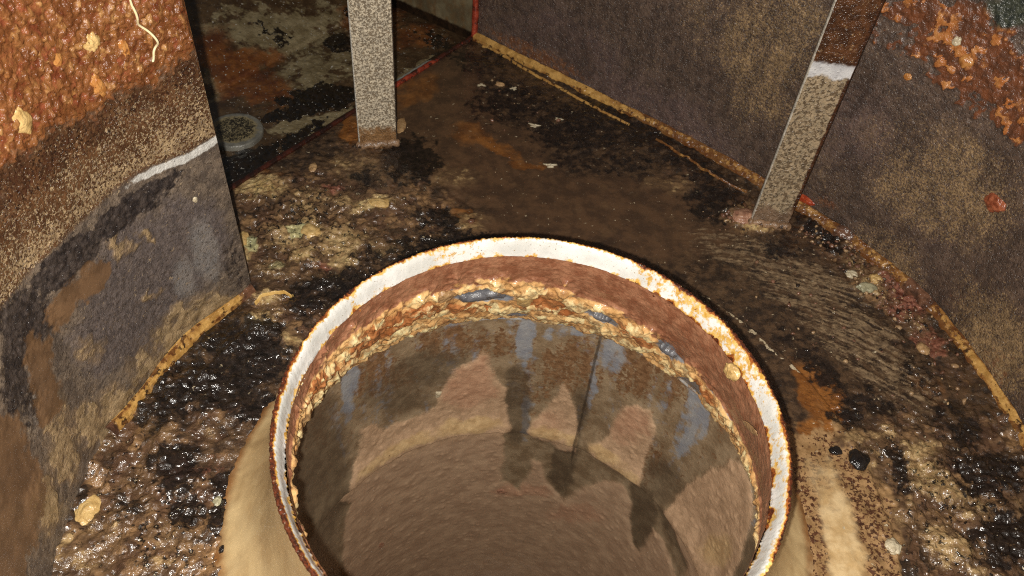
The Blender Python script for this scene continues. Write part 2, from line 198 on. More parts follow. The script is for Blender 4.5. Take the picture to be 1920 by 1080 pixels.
CRUMBS = [(0.3052,0.3048,42.1,-27.4,-58.3,-56.2,1.00), (0.3180,0.2676,33.7,-24.6,-47.8,-40.2,1.00), (0.3421,0.2215,32.1,-29.5,-59.2,-34.5,1.00), (0.3523,0.1686,31.2,-34.1,-50.2,-22.6,1.00), (0.2674,0.3291,43.1,-23.0,-54.8,-69.7,1.00), (0.2685,0.2177,15.8,-9.3,-16.9,-23.6,1.00), (0.3198,0.0474,22.1,-5.9,2.8,-24.5,1.00), (-0.2605,-0.0071,21.5,7.8,1.9,-16.5,1.00), (-0.2173,0.2630,16.5,4.0,3.0,-19.6,1.00), (0.1941,0.3412,46.5,-4.8,12.2,-79.3,1.00), (-0.0999,0.2884,24.3,3.4,5.1,-33.3,1.00), (-0.0493,0.4889,13.8,1.1,2.9,-16.4,1.00)]
D_PALE = [[(0.4728,-0.1288), (0.4589,-0.1510), (0.4296,-0.1563), (0.4039,-0.1501), (0.3948,-0.1145), (0.3844,-0.0961), (0.3710,-0.0892), (0.3578,-0.0720), (0.3500,-0.0752), (0.3478,-0.0982), (0.3400,-0.1160), (0.3320,-0.1340), (0.3304,-0.1661), (0.3224,-0.1911), (0.3282,-0.2181), (0.3267,-0.2913), (0.3283,-0.3159), (0.3019,-0.3332), (0.2950,-0.3020), (0.2924,-0.2619), (0.2830,-0.2648), (0.2728,-0.3038), (0.2551,-0.3172), (0.2499,-0.3324), (0.2376,-0.2992), (0.2170,-0.2590), (0.2009,-0.2359), (0.1887,-0.2352), (0.1754,-0.2505), (0.1692,-0.2844), (0.1531,-0.3175), (0.1435,-0.3211), (0.1397,-0.2877), (0.1401,-0.2568), (0.1268,-0.2521), (0.1072,-0.2649), (0.0887,-0.2783), (0.1019,-0.8000), (0.5358,-0.8000), (0.5301,-0.3389), (0.5188,-0.2625), (0.5051,-0.2418), (0.5209,-0.2133), (0.5087,-0.1866), (0.4904,-0.1642), (0.4851,-0.1276)],
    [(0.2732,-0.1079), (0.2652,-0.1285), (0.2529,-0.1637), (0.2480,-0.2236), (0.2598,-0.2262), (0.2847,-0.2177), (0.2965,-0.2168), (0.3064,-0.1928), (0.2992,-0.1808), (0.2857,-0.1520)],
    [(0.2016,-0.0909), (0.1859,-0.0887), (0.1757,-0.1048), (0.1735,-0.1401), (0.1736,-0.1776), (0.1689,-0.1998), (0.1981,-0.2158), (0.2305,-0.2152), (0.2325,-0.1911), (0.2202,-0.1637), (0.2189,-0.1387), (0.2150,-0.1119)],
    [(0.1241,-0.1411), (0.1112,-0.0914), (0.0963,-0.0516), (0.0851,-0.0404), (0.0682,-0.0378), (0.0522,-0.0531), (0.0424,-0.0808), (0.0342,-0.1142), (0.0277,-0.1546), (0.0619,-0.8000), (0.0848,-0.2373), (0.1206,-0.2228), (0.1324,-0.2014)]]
LW_BROWNP = [[(2.0860,0.1306), (2.0825,0.1203), (2.0694,0.1147), (2.0628,0.1189), (2.0517,0.1248), (2.0379,0.1180), (2.0258,0.1203), (2.0253,0.1375), (2.0363,0.1408), (2.0470,0.1432), (2.0593,0.1460), (2.0712,0.1423)],
    [(2.0044,0.1414), (2.0145,0.1341), (2.0202,0.1217), (2.0127,0.1058), (2.0112,0.0933), (2.0040,0.0725), (1.9951,0.0692), (1.9803,0.0844), (1.9829,0.0973), (1.9902,0.1129), (1.9953,0.1340)],
    [(1.9588,0.1288), (1.9685,0.1119), (1.9654,0.0960), (1.9600,0.0876), (1.9632,0.0778), (1.9622,0.0632), (1.9586,0.0505), (1.9473,0.0417), (1.9409,0.0439), (1.9299,0.0403), (1.9273,0.0322), (1.9103,0.0474), (1.9070,0.0441), (1.9023,0.0353), (1.8917,0.0405), (1.8644,0.1056), (1.9402,0.1569)]]
FLANGE_LINE = [(0.1507,0.2304), (0.1712,0.2138), (0.1885,0.1955), (0.2088,0.1701), (0.2270,0.1523)]
THIN_LINE = [(-0.0882,0.6054), (-0.0641,0.5899), (-0.0234,0.5576), (0.0154,0.5297), (0.0528,0.5019), (0.0889,0.4782)]
THIN_LINE2 = [(0.1179,0.4570), (0.1513,0.4273), (0.1806,0.4011), (0.2095,0.3827)]
GOLD_ARC = [(-0.2406,0.1646), (-0.2370,0.1713), (-0.2312,0.1758), (-0.2241,0.1787), (-0.2167,0.1791), (-0.2104,0.1763)]
ARCDUCT = [(0.3268,-0.1938), (0.5171,-0.2134), (0.1414,-0.1885), (0.0737,-0.2131)]
SEAM = [(0.2510,-0.0201), (0.2511,-0.0806), (0.2515,-0.1715), (0.2566,-0.2521)]
RSCROLL = [(0.0101,0.0027), (0.4013,-0.0008), (0.4468,0.0010), (0.5772,-0.0023), (0.6085,0.0043), (0.6992,-0.0015), (0.7555,-0.0044), (0.5469,-0.0010)]
LSCROLL = [(2.1955,-0.0002), (2.1248,-0.0010), (2.0499,0.0001), (2.0163,0.0018)]
STREAKDIR = [(0.2348,0.2523), (0.3099,0.2298), (0.2573,0.1563), (0.3113,0.1143)]
BANDZ = [(0.5392,0.2740), (0.4586,0.2363), (0.2130,0.1329), (0.0074,0.0525), (0.4341,0.2254)]
LCORN = [(2.0850,0.3228), (2.0142,0.1953), (1.9067,0.0843), (2.1476,0.2938), (2.1919,0.2759)]
FCORN = [(-0.3037,-0.0836), (0.3656,-0.0107), (0.3994,0.0897)]
DISC = [(-0.3287,0.0948), (-0.2929,0.0489), (-0.2962,0.0910), (-0.3354,0.0453)]
FIBRE = [(2.1566,0.2901), (2.1571,0.2823), (2.1586,0.2761), (2.1631,0.2698), (2.1657,0.2628), (2.1659,0.2582), (2.1624,0.2545), (2.1584,0.2518)]
CRUMB_N = [60, 80, 60, 30, 45, 40, 0, 0, 15, 35, 10, 25]
LUMPS = [
    ('floor',(-0.3011,-0.0350,0.0000),(0.000,0.000,1.000),0.0086,0.0103,'pale',1,'pale cream grease chunk with an orange side, on the black crust at lower left','grease chunk',None),
    ('floor',(0.2605,0.0692,0.0000),(0.000,0.000,1.000),0.0074,0.0078,'tar',2,'round black tar-like glob on the tan flange right of the ring','tar glob',None),
    ('rwall',(0.3627,0.2492,0.1273),(-0.889,-0.459,0.000),0.0101,0.0071,'red',3,'single dark red wet glob stuck on the right wall','grease glob',None),
    ('floor',(0.2717,-0.0012,0.0000),(0.000,0.000,1.000),0.0053,0.0058,'ivory',4,'shiny ivory drop at the flange edge, bottom right','grease drop',None),
    ('duct',(-0.0835,0.1823,-0.1286),(0.417,-0.909,0.000),0.0037,0.0043,'ivory',5,'tiny white crumb on the far wall inside the duct','crumb',None),
    ('conein',(-0.0114,0.1646,0.0472),(0.064,-0.928,-0.368),0.0066,0.0079,'pale',6,'pale yellow lump beside the bare grey shard inside the ring','grease lump',None),
    ('conein',(-0.0759,0.1370,0.0711),(0.464,-0.836,-0.292),0.0079,0.0037,'tan',7,'tan lump left of the bare grey shard inside the ring','grease lump',None),
    ('floor',(0.3442,0.1934,0.0000),(0.000,0.000,1.000),0.0058,0.0063,'tan',8,'small round tan bead on dark floor below the yellow sealant at right','grease bead',None),
    ('rwall',(0.3074,0.3237,0.2244),(-0.737,-0.676,0.000),0.0035,0.0035,'ivory',9,'pale round crumb in the orange crust on the right wall','crumb',None),
    ('rwall',(0.3170,0.3131,0.2139),(-0.750,-0.661,0.000),0.0059,0.0054,'amber',10,'amber lump low in the orange crust on the right wall','grease lump',None),
    ('rwall',(0.2915,0.3399,0.1788),(-0.691,-0.722,0.000),0.0036,0.0026,'amber',11,'lone amber crumb on bare grey part of the right wall','crumb',None),
    ('lwall',(-0.2830,0.1226,0.2768),(0.905,-0.425,0.000),0.0054,0.0043,'pale',12,'pale yellow clump at the heart of the orange crust on the left wall','grease clump',None),
    ('lwall',(-0.2739,0.1397,0.2628),(0.864,-0.504,0.000),0.0026,0.0041,'amber',13,'amber clump left of the white fibre end','grease clump',None),
    ('lwall',(-0.3014,0.0623,0.2616),(0.974,-0.225,0.000),0.0048,0.0052,'pale',14,'pale clump at the lower left rim of the orange crust','grease clump',None),
    ('lwall',(-0.2920,0.0986,0.2784),(0.958,-0.288,0.000),0.0032,0.0025,'amber',15,'amber clump on the far left of the orange crust','grease clump',None),
    ('lwall',(-0.2852,0.1176,0.2488),(0.917,-0.398,0.000),0.0040,0.0055,'amber',16,'long amber clump hanging at the lower rim of the orange crust','grease clump',None),
    ('lwall',(-0.2637,0.1565,0.1254),(0.846,-0.533,0.000),0.0019,0.0019,'ivory',17,'tiny white crumb on the grey left wall near its edge','crumb',None),
    ('rwall',(0.2626,0.3664,0.0130),(-0.673,-0.739,0.000),0.0115,0.0040,'redwet',18,'wet red smear blob on the yellow sealant behind the right strut','sealant blob',None),
    ('floor',(0.2023,0.3425,0.0000),(0.000,0.000,1.000),0.0128,0.0095,'pinkgrease',19,'pinkish grease heap at the left of the right strut foot','grease heap',None),
    ('floor',(0.2364,0.3360,0.0000),(0.000,0.000,1.000),0.0084,0.0056,'tan',20,'small tan grease heap at the right of the right strut foot','grease heap',None),
    ('floor',(-0.1595,0.4351,0.0000),(0.000,0.000,1.000),0.0047,0.0118,'tan',21,'thin tan grease flake on the right side of the left strut foot','grease flake',None),
    ('floor',(-0.1587,0.3060,0.0000),(0.000,0.000,1.000),0.0106,0.0058,'pale',22,'pale yellow smear lump on the dark floor between left strut and ring','grease lump',None),
    ('floor',(-0.2137,0.2563,0.0000),(0.000,0.000,1.000),0.0087,0.0067,'pale',23,'pale lump with black specks in the grease heap left of the ring','grease lump',None),
    ('floor',(-0.2740,0.2366,0.0000),(0.000,0.000,1.000),0.0062,0.0088,'pale',24,'pale yellow lump against the left wall edge','grease lump',None),
    ('floor',(0.0045,0.3933,0.0000),(0.000,0.000,1.000),0.0051,0.0028,'ivory',25,'white flake on the brown floor above the ring','flake',None),
    ('floor',(-0.0162,0.4580,0.0000),(0.000,0.000,1.000),0.0048,0.0024,'ivory',26,'white flake farther back on the dark floor','flake',None),
    ('floor',(0.0096,0.4752,0.0000),(0.000,0.000,1.000),0.0042,0.0018,'ivory',27,'white flake nearest the yellow sealant on the dark floor','flake',None),
    ('floor',(-0.0812,0.5239,0.0000),(0.000,0.000,1.000),0.0044,0.0019,'ivory',28,'white flake near the far corner on dark floor','flake',None),
    ('floor',(-0.0606,0.5287,0.0000),(0.000,0.000,1.000),0.0057,0.0032,'tan',29,'tan crumb near the far corner between two white flakes','crumb',None),
    ('floor',(-0.0441,0.5232,0.0000),(0.000,0.000,1.000),0.0032,0.0025,'ivory',30,'small white flake right of the tan crumb','flake',None),
    ('floor',(-0.2336,0.3482,0.0000),(0.000,0.000,1.000),0.0039,0.0056,'tan',31,'oval tan bead on grease below the red seam','grease bead',None),
    ('floor',(-0.3230,0.0412,0.0000),(0.000,0.000,1.000),0.0100,0.0114,'tanflat',32,'flat tan clump at the left end of the left sealant bead','grease clump',None),
    ('floor',(0.3951,0.1800,0.0000),(0.000,0.000,1.000),0.0048,0.0054,'amber',33,'amber bead beside the yellow sealant far right','grease bead',None),
    ('floor',(-0.2144,-0.0205,0.0000),(0.000,0.000,1.000),0.0029,0.0037,'greenish',34,'greenish bead at the foot of the cone on the left','grease bead',None),
    ('coneout',(-0.1993,-0.0559,0.0053),(-0.523,-0.147,0.840),0.0024,0.0028,'tar',35,'small dark droplet on the tan outside of the cone','droplet',None),
    ('floor',(0.2449,0.0760,0.0000),(0.000,0.000,1.000),0.0055,0.0032,'tar',36,'small black tar blob left of the large round glob','tar blob',None),
    ('duct',(-0.0097,0.2003,-0.3382),(0.048,-0.999,-0.000),0.0085,0.0052,'pinkgrease',37,'pinkish lump on the step inside the duct','grease lump',None),
    ('duct',(-0.1456,0.1379,-0.3863),(0.726,-0.688,-0.000),0.0053,0.0080,'pinkgrease',38,'pinkish drip lump low on the duct wall','grease lump',None),
    ('conein',(0.1355,0.0631,0.1074),(-0.907,-0.422,0.000),0.0065,0.0057,'pale',39,'pale pink-yellow lump under the white rim at upper right','grease lump',None),
    ('conein',(0.1484,0.0285,0.0932),(-0.966,-0.186,-0.181),0.0030,0.0094,'tan',40,'long tan flake hanging under the white rim at right','grease flake',None),
    ('floor',(0.3215,0.3206,0.0000),(0.000,0.000,1.000),0.0086,0.0074,'pinkgrease',41,'pink-grey lump below the sealant right of the right strut','grease lump',None),
    ('floor',(0.2975,0.2764,0.0000),(0.000,0.000,1.000),0.0060,0.0044,'ivory',42,'greyish white lump in the crumb heap below the sealant','grease lump',None),
    ('floor',(0.3191,0.2726,0.0000),(0.000,0.000,1.000),0.0061,0.0050,'pale',43,'pale lump in the crumb heap below the sealant','grease lump',None),
    ('floor',(0.3072,0.2592,0.0000),(0.000,0.000,1.000),0.0098,0.0049,'greenish',44,'grey-green flat lump at the edge of the crumb heap','grease lump',None)]

# ------------------------------------------------------------------ materials
def lin(r, g, b):
    f = lambda c: (c / 12.92 if c <= .04045 else ((c + .055) / 1.055) ** 2.4)
    return tuple(f(c / 255.) for c in (r, g, b))

class Mat:
    def __init__(self, name):
        self.m = bpy.data.materials.new(name); self.m.use_nodes = True
        self.t = self.m.node_tree; self.t.nodes.clear(); self.c = {}
        self.co = self.t.nodes.new('ShaderNodeTexCoord').outputs['Object']
    def n(self, k): return self.t.nodes.new(k)
    def set(self, sock, val):
        if hasattr(val, 'is_output') or isinstance(val, bpy.types.NodeSocket): self.t.links.new(val, sock)
        else: sock.default_value = val
    def noise(self, scale, detail=4, rough=.6, dist=0.0):
        k = ('n', scale, detail, rough, dist)
        if k not in self.c:
            x = self.n('ShaderNodeTexNoise')
            mp = self.n('ShaderNodeVectorMath'); mp.operation = 'ADD'; mp.inputs[1].default_value = (len(self.c) * .37, len(self.c) * .21, .13)
            self.t.links.new(self.co, mp.inputs[0]); self.t.links.new(mp.outputs[0], x.inputs['Vector'])
            x.inputs['Scale'].default_value = scale; x.inputs['Detail'].default_value = detail
            x.inputs['Roughness'].default_value = rough; x.inputs['Distortion'].default_value = dist
            self.c[k] = x.outputs['Fac']
        return self.c[k]
    def attr(self, name):
        k = ('a', name)
        if k not in self.c:
            x = self.n('ShaderNodeAttribute'); x.attribute_name = name; self.c[k] = x.outputs['Fac']
        return self.c[k]
    def math(self, op, a, b=0.0, c=0.0):
        x = self.n('ShaderNodeMath'); x.operation = op
        for s, v in zip(x.inputs, (a, b, c)): self.set(s, v)
        return x.outputs[0]
    def step(self, a, b, v):
        x = self.n('ShaderNodeMapRange'); x.interpolation_type = 'SMOOTHSTEP'
        self.set(x.inputs['Value'], v); x.inputs['From Min'].default_value = a; x.inputs['From Max'].default_value = b
        return x.outputs['Result']
    def mixc(self, f, a, b):
        x = self.n('ShaderNodeMix'); x.data_type = 'RGBA'
        self.set(x.inputs[0], f)
        for s, v in ((x.inputs[6], a), (x.inputs[7], b)):
            self.set(s, v if not isinstance(v, tuple) else (*v, 1))
        return x.outputs[2]
    def mixf(self, f, a, b):
        x = self.n('ShaderNodeMix'); x.data_type = 'FLOAT'
        self.set(x.inputs[0], f); self.set(x.inputs[2], a); self.set(x.inputs[3], b)
        return x.outputs[0]

def layered(name, base, layers, bumps=((900, .35), (260, .5)), bdist=.0012, spec=.5, coat=.35, crough=.16, calm=None):
    """base = (c1, c2, noise scale, roughness); layer = dict(a=attribute, k=gain, ns, na (edge noise), t, s, c=(c1, c2), cs, r, h)"""
    M = Mat(name)
    Q = lambda x: min((28, 60, 110, 190, 320, 520), key=lambda q: abs(math.log(q / x)))
    col = M.mixc(M.step(.36, .64, M.noise(Q(base[2]), 3, .62)), base[0], base[1])
    rough = base[3]; hgt = 0.0
    for sc, am in bumps:
        hgt = M.math('MULTIPLY_ADD', M.noise(sc, 2, .6), am, hgt)
    for L in layers:
        v = M.math('MULTIPLY', M.attr(L['a']), L.get('k', 1.0)) if L.get('a') else 0.0
        nz = M.noise(Q(L.get('ns', 150)), L.get('nd', 4) if L.get('nd', 4) < 3 else 4, .65, L.get('dist', 0.0))
        v = M.math('ADD', v, M.math('MULTIPLY', M.math('SUBTRACT', nz, .5), L.get('na', 1.5)))
        t = L.get('t', .5); s = L.get('s', .08)
        f = M.step(t - s, t + s, v)
        if 'o' in L: f = M.math('MULTIPLY', f, L['o'])
        c1, c2 = L['c']
        cc = M.mixc(M.step(.36, .64, M.noise(Q(L.get('cs', 120)), 3, .62)), c1, c2)
        col = M.mixc(f, col, cc)
        if 'r' in L: rough = M.mixf(f, rough, L['r'])
        if 'h' in L and L.get('a') and abs(L['h']) > .35: hgt = M.math('MULTIPLY_ADD', f, L['h'], hgt)
    p = M.n('ShaderNodeBsdfPrincipled'); o = M.n('ShaderNodeOutputMaterial')
    M.set(p.inputs['Base Color'], col); M.set(p.inputs['Roughness'], rough)
    p.inputs['Specular IOR Level'].default_value = spec
    if coat:
        p.inputs['Coat Weight'].default_value = coat; p.inputs['Coat Roughness'].default_value = crough
    b = M.n('ShaderNodeBump'); b.inputs['Strength'].default_value = 1.0; b.inputs['Distance'].default_value = bdist
    if calm: M.set(b.inputs['Strength'], M.math('MULTIPLY_ADD', M.attr(calm), -.8, 1.0))
    M.set(b.inputs['Height'], hgt); M.t.links.new(b.outputs[0], p.inputs['Normal'])
    if coat: M.t.links.new(b.outputs[0], p.inputs['Coat Normal'])
    M.t.links.new(p.outputs[0], o.inputs[0])
    return M.m

# ------------------------------------------------------------------ object helpers
COL = scene.collection
def link(o, parent=None):
    COL.objects.link(o)
    if parent: o.parent = parent
    return o
def tag(o, label=None, cat=None, group=None, kind=None):
    for k, v in (('label', label), ('category', cat), ('group', group), ('kind', kind)):
        if v: o[k] = v
    return o
def empty(name, label, cat, loc=(0, 0, 0)):
    o = bpy.data.objects.new(name, None); o.location = loc; o.empty_display_size = .02
    return tag(link(o), label, cat)

def raw_mesh(name, V, F, mat, parent=None, attrs=None, smooth=True):
    me = bpy.data.meshes.new(name)
    V = np.asarray(V, np.float32); F = np.asarray(F, np.int32); k = F.shape[1]
    me.vertices.add(len(V)); me.vertices.foreach_set('co', V.ravel())
    me.loops.add(F.size); me.loops.foreach_set('vertex_index', F.ravel())
    me.polygons.add(len(F)); me.polygons.foreach_set('loop_start', np.arange(0, F.size, k, dtype=np.int32))
    me.polygons.foreach_set('loop_total', np.full(len(F), k, np.int32))
    me.polygons.foreach_set('use_smooth', np.full(len(F), smooth))
    me.update(calc_edges=True)
    for a, val in (attrs or {}).items():
        at = me.attributes.new(a, 'FLOAT', 'POINT'); at.data.foreach_set('value', np.asarray(val, np.float32).ravel())
    me.materials.append(mat)
    o = bpy.data.objects.new(name, me)
    return link(o, parent)

def grid_mesh(name, P, mat, parent=None, attrs=None, keep=None, flip=False, wrap=False):
    nu, nv = P.shape[:2]
    idx = np.arange(nu * nv).reshape(nu, nv)
    if wrap: idx = np.vstack([idx, idx[:1]])
    F = np.stack([idx[:-1, :-1], idx[1:, :-1], idx[1:, 1:], idx[:-1, 1:]], -1).reshape(-1, 4)
    if flip: F = F[:, ::-1]
    V = P.reshape(-1, 3)
    at = {k: np.broadcast_to(v, (nu, nv)).reshape(-1) for k, v in (attrs or {}).items()}
    if keep is not None:
        kf = keep.reshape(-1)[F].all(1); F = F[kf]
        used = np.zeros(len(V), bool); used[F.ravel()] = True
        new = np.cumsum(used) - 1
        V = V[used]; F = new[F]; at = {k: v[used] for k, v in at.items()}
    return raw_mesh(name, V, F, mat, parent, at)

def normals(P):
    du = np.gradient(P, axis=0); dv = np.gradient(P, axis=1)
    n = np.cross(du, dv); n /= np.linalg.norm(n, axis=-1, keepdims=True) + 1e-12
    return n

def mesh_grid(u0, u1, v0, v1, step):
    nu = int(abs(u1 - u0) / step) + 1; nv = int(abs(v1 - v0) / step) + 1
    return np.meshgrid(np.linspace(u0, u1, nu), np.linspace(v0, v1, nv), indexing='ij')

# ================================================================== floor plate and the grease crust on it
def C(r, g, b, k=1.15):
    return tuple(min(.9, c * k) for c in lin(r, g, b))
T0 = [(0, 0, 0)]
m_plate = layered('plate_steel', (C(90, 80, 70), C(120, 110, 98), 30, .45), [])

th_w = np.unwrap(np.arctan2(SCROLL[:, 1], SCROLL[:, 0])); r_w = np.hypot(SCROLL[:, 0], SCROLL[:, 1])
o_ = np.argsort(th_w)
def wall_radius(th):                                     # th in radians, any branch
    t = np.where(th > math.radians(98), th - 2 * math.pi, th)
    return np.interp(t, th_w[o_], r_w[o_])

# base plate: a ring sheet under the crust
thb = np.linspace(-216, 98, 240) * math.pi / 180
rb = np.linspace(0, 1, 8)
TB, RB = np.meshgrid(thb, rb, indexing='ij')
RR = .205 + (wall_radius(TB) + .004 - .205) * RB
floor = grid_mesh('floor', rev(RR, TB, np.full_like(RR, -.012)), m_plate)
tag(floor, 'steel side plate of the fan housing under the grease', kind='structure')

u, v = mesh_grid(-.36, .43, -.20, .645, .00112)
r = np.hypot(u, v); th = np.arctan2(v, u)
outside = (u - CORNER[0]) * NV[0] + (v - CORNER[1]) * NV[1]
thd = np.degrees(th)
openth = (thd > 98) & (thd < 168)
keep = (r > .207) & (outside < .002) & np.where(openth, (thd < 143.5) | (r > .3135) | (r < .31), r < wall_radius(th) + .002)
keep &= r < .67
a_chunk = blobs(u, v, F_CHUNK, .012)
a_tan = blobs(u, v, F_TAN, .010, 90)
a_black = blobs(u, v, F_BLACK, .012, 80, 21)
a_brown = blobs(u, v, F_BROWN, .012, 40, 31)
a_orange = blobs(u, v, F_ORANGE, .012, 70, 41)
a_streak = blobs(u, v, F_STREAK, .010, 40, 51)
a_cream = blobs(u, v, F_CREAM, .006, 60, 61)
a_fbrown = blobs(u, v, F_FBROWN, .006, 60, 71)
nfl = fbm(u * 60, v * 60, 4, 73)
fl_in = sstep(.281, .271, r + .004 * nfl)
a_fbrown = np.maximum(a_fbrown, fl_in * sstep(30, 16, thd + 8 * nfl) * sstep(-150, -120, thd) * .95)
a_cream = fl_in * .95 * np.exp(-((r - .2365 + .006 * nfl) / .0135) ** 4) * sstep(24, 2, thd + 9 * nfl) * sstep(-150, -120, thd)
a_red = blobs(u, v, F_RED, .008, 90, 81)
a_green = blobs(u, v, F_GREEN, .006, 90, 91)
w1, id1 = worley(u * 85 + .8 * fbm(u * 60, v * 60, 2, 3), v * 85 + .8 * fbm(u * 60 + 9, v * 60, 2, 3), 11)
w2, id2 = worley(u * 210, v * 210, 12)
n1 = fbm(u * 45, v * 45, 5, 101); n2 = fbm(u * 160, v * 160, 4, 111)
flange = sstep(.2765, .2735, r + .0008 * n1)
lr = np.log(r); wsp = (th + 1.73 * lr) * .28 + .0035 * fbm(u * 70, v * 70, 3, 74)
st = (.9 * fbm(wsp * 190, lr * 14, 3, 121) + .6 * fbm(wsp * 380, lr * 45, 3, 131)) * (.6 + 1.2 * np.abs(fbm(u * 35, v * 35, 2, 75))) + .35 * n2
smooth_ = np.clip(a_brown * 1.1 + a_fbrown + a_cream, 0, 1)
ch = np.clip(a_chunk, 0, 1)
z = .0025 * flange + .0010 * n1 * (1 - .8 * smooth_) + .0005 * n2 * (1 - .7 * smooth_)
z += ch * (.0060 * n1 + .0030 * np.clip(.62 - w1 ** 2, 0, 1) * (.1 + id1) + .0012 * np.clip(.6 - w2 ** 2, 0, 1) * (id1 < .7) + .0028 * n2)
z += a_tan * .0022 + .0012 * np.clip(a_streak, 0, 1) * st + .0006 * (1 - smooth_) * np.clip(.6 - w2 ** 2, 0, 1)
z += .0016 * sstep(.3, .7, a_black + .5 * n2) * np.clip(.6 - w2 ** 2, 0, 1) * (1 - a_brown) * sstep(-.15, .25, n1 + .5 * fbm(u * 22, v * 22, 2, 76))
# heaps against the walls and thin out by the cone
z += .004 * np.exp(-((wall_radius(th) - r) / .012) ** 2) * (.6 + n1) * (~openth)
zcap = np.clip((outside + .02) / .02, 0, 1)
z = z * (1 - .8 * zcap)
flow = dict(tan=a_tan, black=a_black, brown=a_brown, orange=a_orange, streak=np.clip(a_streak, 0, 1) * (.5 + 1.1 * st),
            cream=a_cream, fbrown=a_fbrown, red=a_red, green=a_green, chunk=ch, cell=ch * (.25 + .75 * id1) - .15 * w1, cellb=ch * (.2 + .8 * np.abs(np.sin(id1 * 9))) - .15 * w1)
line = np.zeros_like(u)
for pts, wid in ((FLANGE_LINE, .0019),):
    for a, b in zip(pts[:-1], pts[1:]):
        a = np.array(a); b = np.array(b); e = b - a
        t = np.clip(((u - a[0]) * e[0] + (v - a[1]) * e[1]) / (e @ e), 0, 1)
        line = np.maximum(line, np.exp(-((np.hypot(u - a[0] - t * e[0], v - a[1] - t * e[1])) / wid) ** 2))
flow['line'] = .8 * line * (.75 + .8 * n2); flow['calm'] = np.clip(smooth_ + .6 * sstep(-.05, .3, fbm(u * 38, v * 38, 3, 77)), 0, 1)
m_crust = layered('grease_crust', (C(44, 34, 27), C(84, 64, 46), 90, .34), [
    dict(a='brown', na=.5, ns=40, t=.5, s=.25, c=(C(70, 52, 38), C(92, 68, 48)), cs=60, r=.38),
    dict(a='streak', na=.9, ns=260, t=.45, s=.22, c=(C(104, 86, 66), C(140, 118, 90)), cs=200, r=.36, h=.3),
    dict(a='cellb', na=.8, ns=110, t=.42, s=.2, c=(C(68, 48, 36), C(100, 74, 54)), cs=60, r=.3),
    dict(a='cell', na=1.0, ns=140, t=.52, s=.18, c=(C(88, 66, 48), C(140, 108, 74)), cs=120, r=.33, h=.25),
    dict(a='red', na=1.0, ns=120, t=.55, s=.16, c=(C(98, 52, 40), C(150, 100, 80)), cs=150, r=.3),
    dict(a='orange', na=.7, ns=60, t=.5, s=.25, c=(C(112, 66, 26), C(150, 96, 44)), cs=50, r=.3, o=.85),
    dict(a='fbrown', na=.35, ns=80, t=.5, s=.10, c=(C(136, 106, 70), C(164, 130, 90)), cs=120, r=.36),
    dict(a='fbrown', na=3.4, ns=330, nd=3, t=1.02, s=.12, c=(C(60, 36, 24), C(90, 58, 40)), cs=220, r=.35, h=.2),
    dict(a='tan', na=1.4, ns=60, t=.34, s=.34, c=(C(84, 64, 46), C(118, 92, 64)), cs=110, r=.32, o=.85),
    dict(a='tan', na=1.6, ns=95, t=.70, s=.18, c=(C(132, 104, 70), C(178, 150, 106)), cs=110, r=.34, h=.4),
    dict(a='tan', na=1.6, ns=210, t=1.0, s=.16, c=(C(190, 160, 104), C(214, 190, 138)), cs=120, r=.34, h=.2),
    dict(a='green', na=.5, ns=90, t=.5, s=.2, c=(C(158, 156, 118), C(188, 178, 128)), cs=70, r=.3),
    dict(a='cream', na=.5, ns=60, t=.5, s=.45, c=(C(186, 156, 110), C(212, 186, 142)), cs=60, r=.26),
    dict(a='black', na=2.2, ns=110, nd=7, nr=.72, t=.60, s=.20, o=.96, c=(C(18, 15, 14), C(38, 30, 26)), cs=160, r=.20, h=.3),
    dict(a='chunk', na=4.5, ns=190, nd=6, t=1.32, s=.25, c=(C(18, 14, 13), C(36, 28, 24)), cs=200, r=.16, h=-.3),
    dict(a='line', na=2.6, ns=190, t=.5, s=.06, c=(C(176, 160, 130), C(206, 190, 160)), cs=200, r=.4, h=.3),
], bumps=((520, .45), (210, 1.0)), bdist=.0017, calm='calm', coat=.5, crough=.10)
crust = grid_mesh('grease_crust', np.stack([u, v, z], -1), m_crust, attrs=flow, keep=keep)
tag(crust, 'lumpy black, brown and tan grease crust covering the floor around the ring', kind='stuff')

def crust_z(x, y):
    i = np.clip(np.round((x + .36) / .79 * (u.shape[0] - 1)).astype(int), 0, u.shape[0] - 1)
    j = np.clip(np.round((y + .20) / .845 * (u.shape[1] - 1)).astype(int), 0, u.shape[1] - 1)
    return z[i, j]

# ================================================================== inlet cone
cone = empty('inlet_cone', 'flared metal inlet ring with white rim and tan outside, standing in the middle', 'inlet ring')
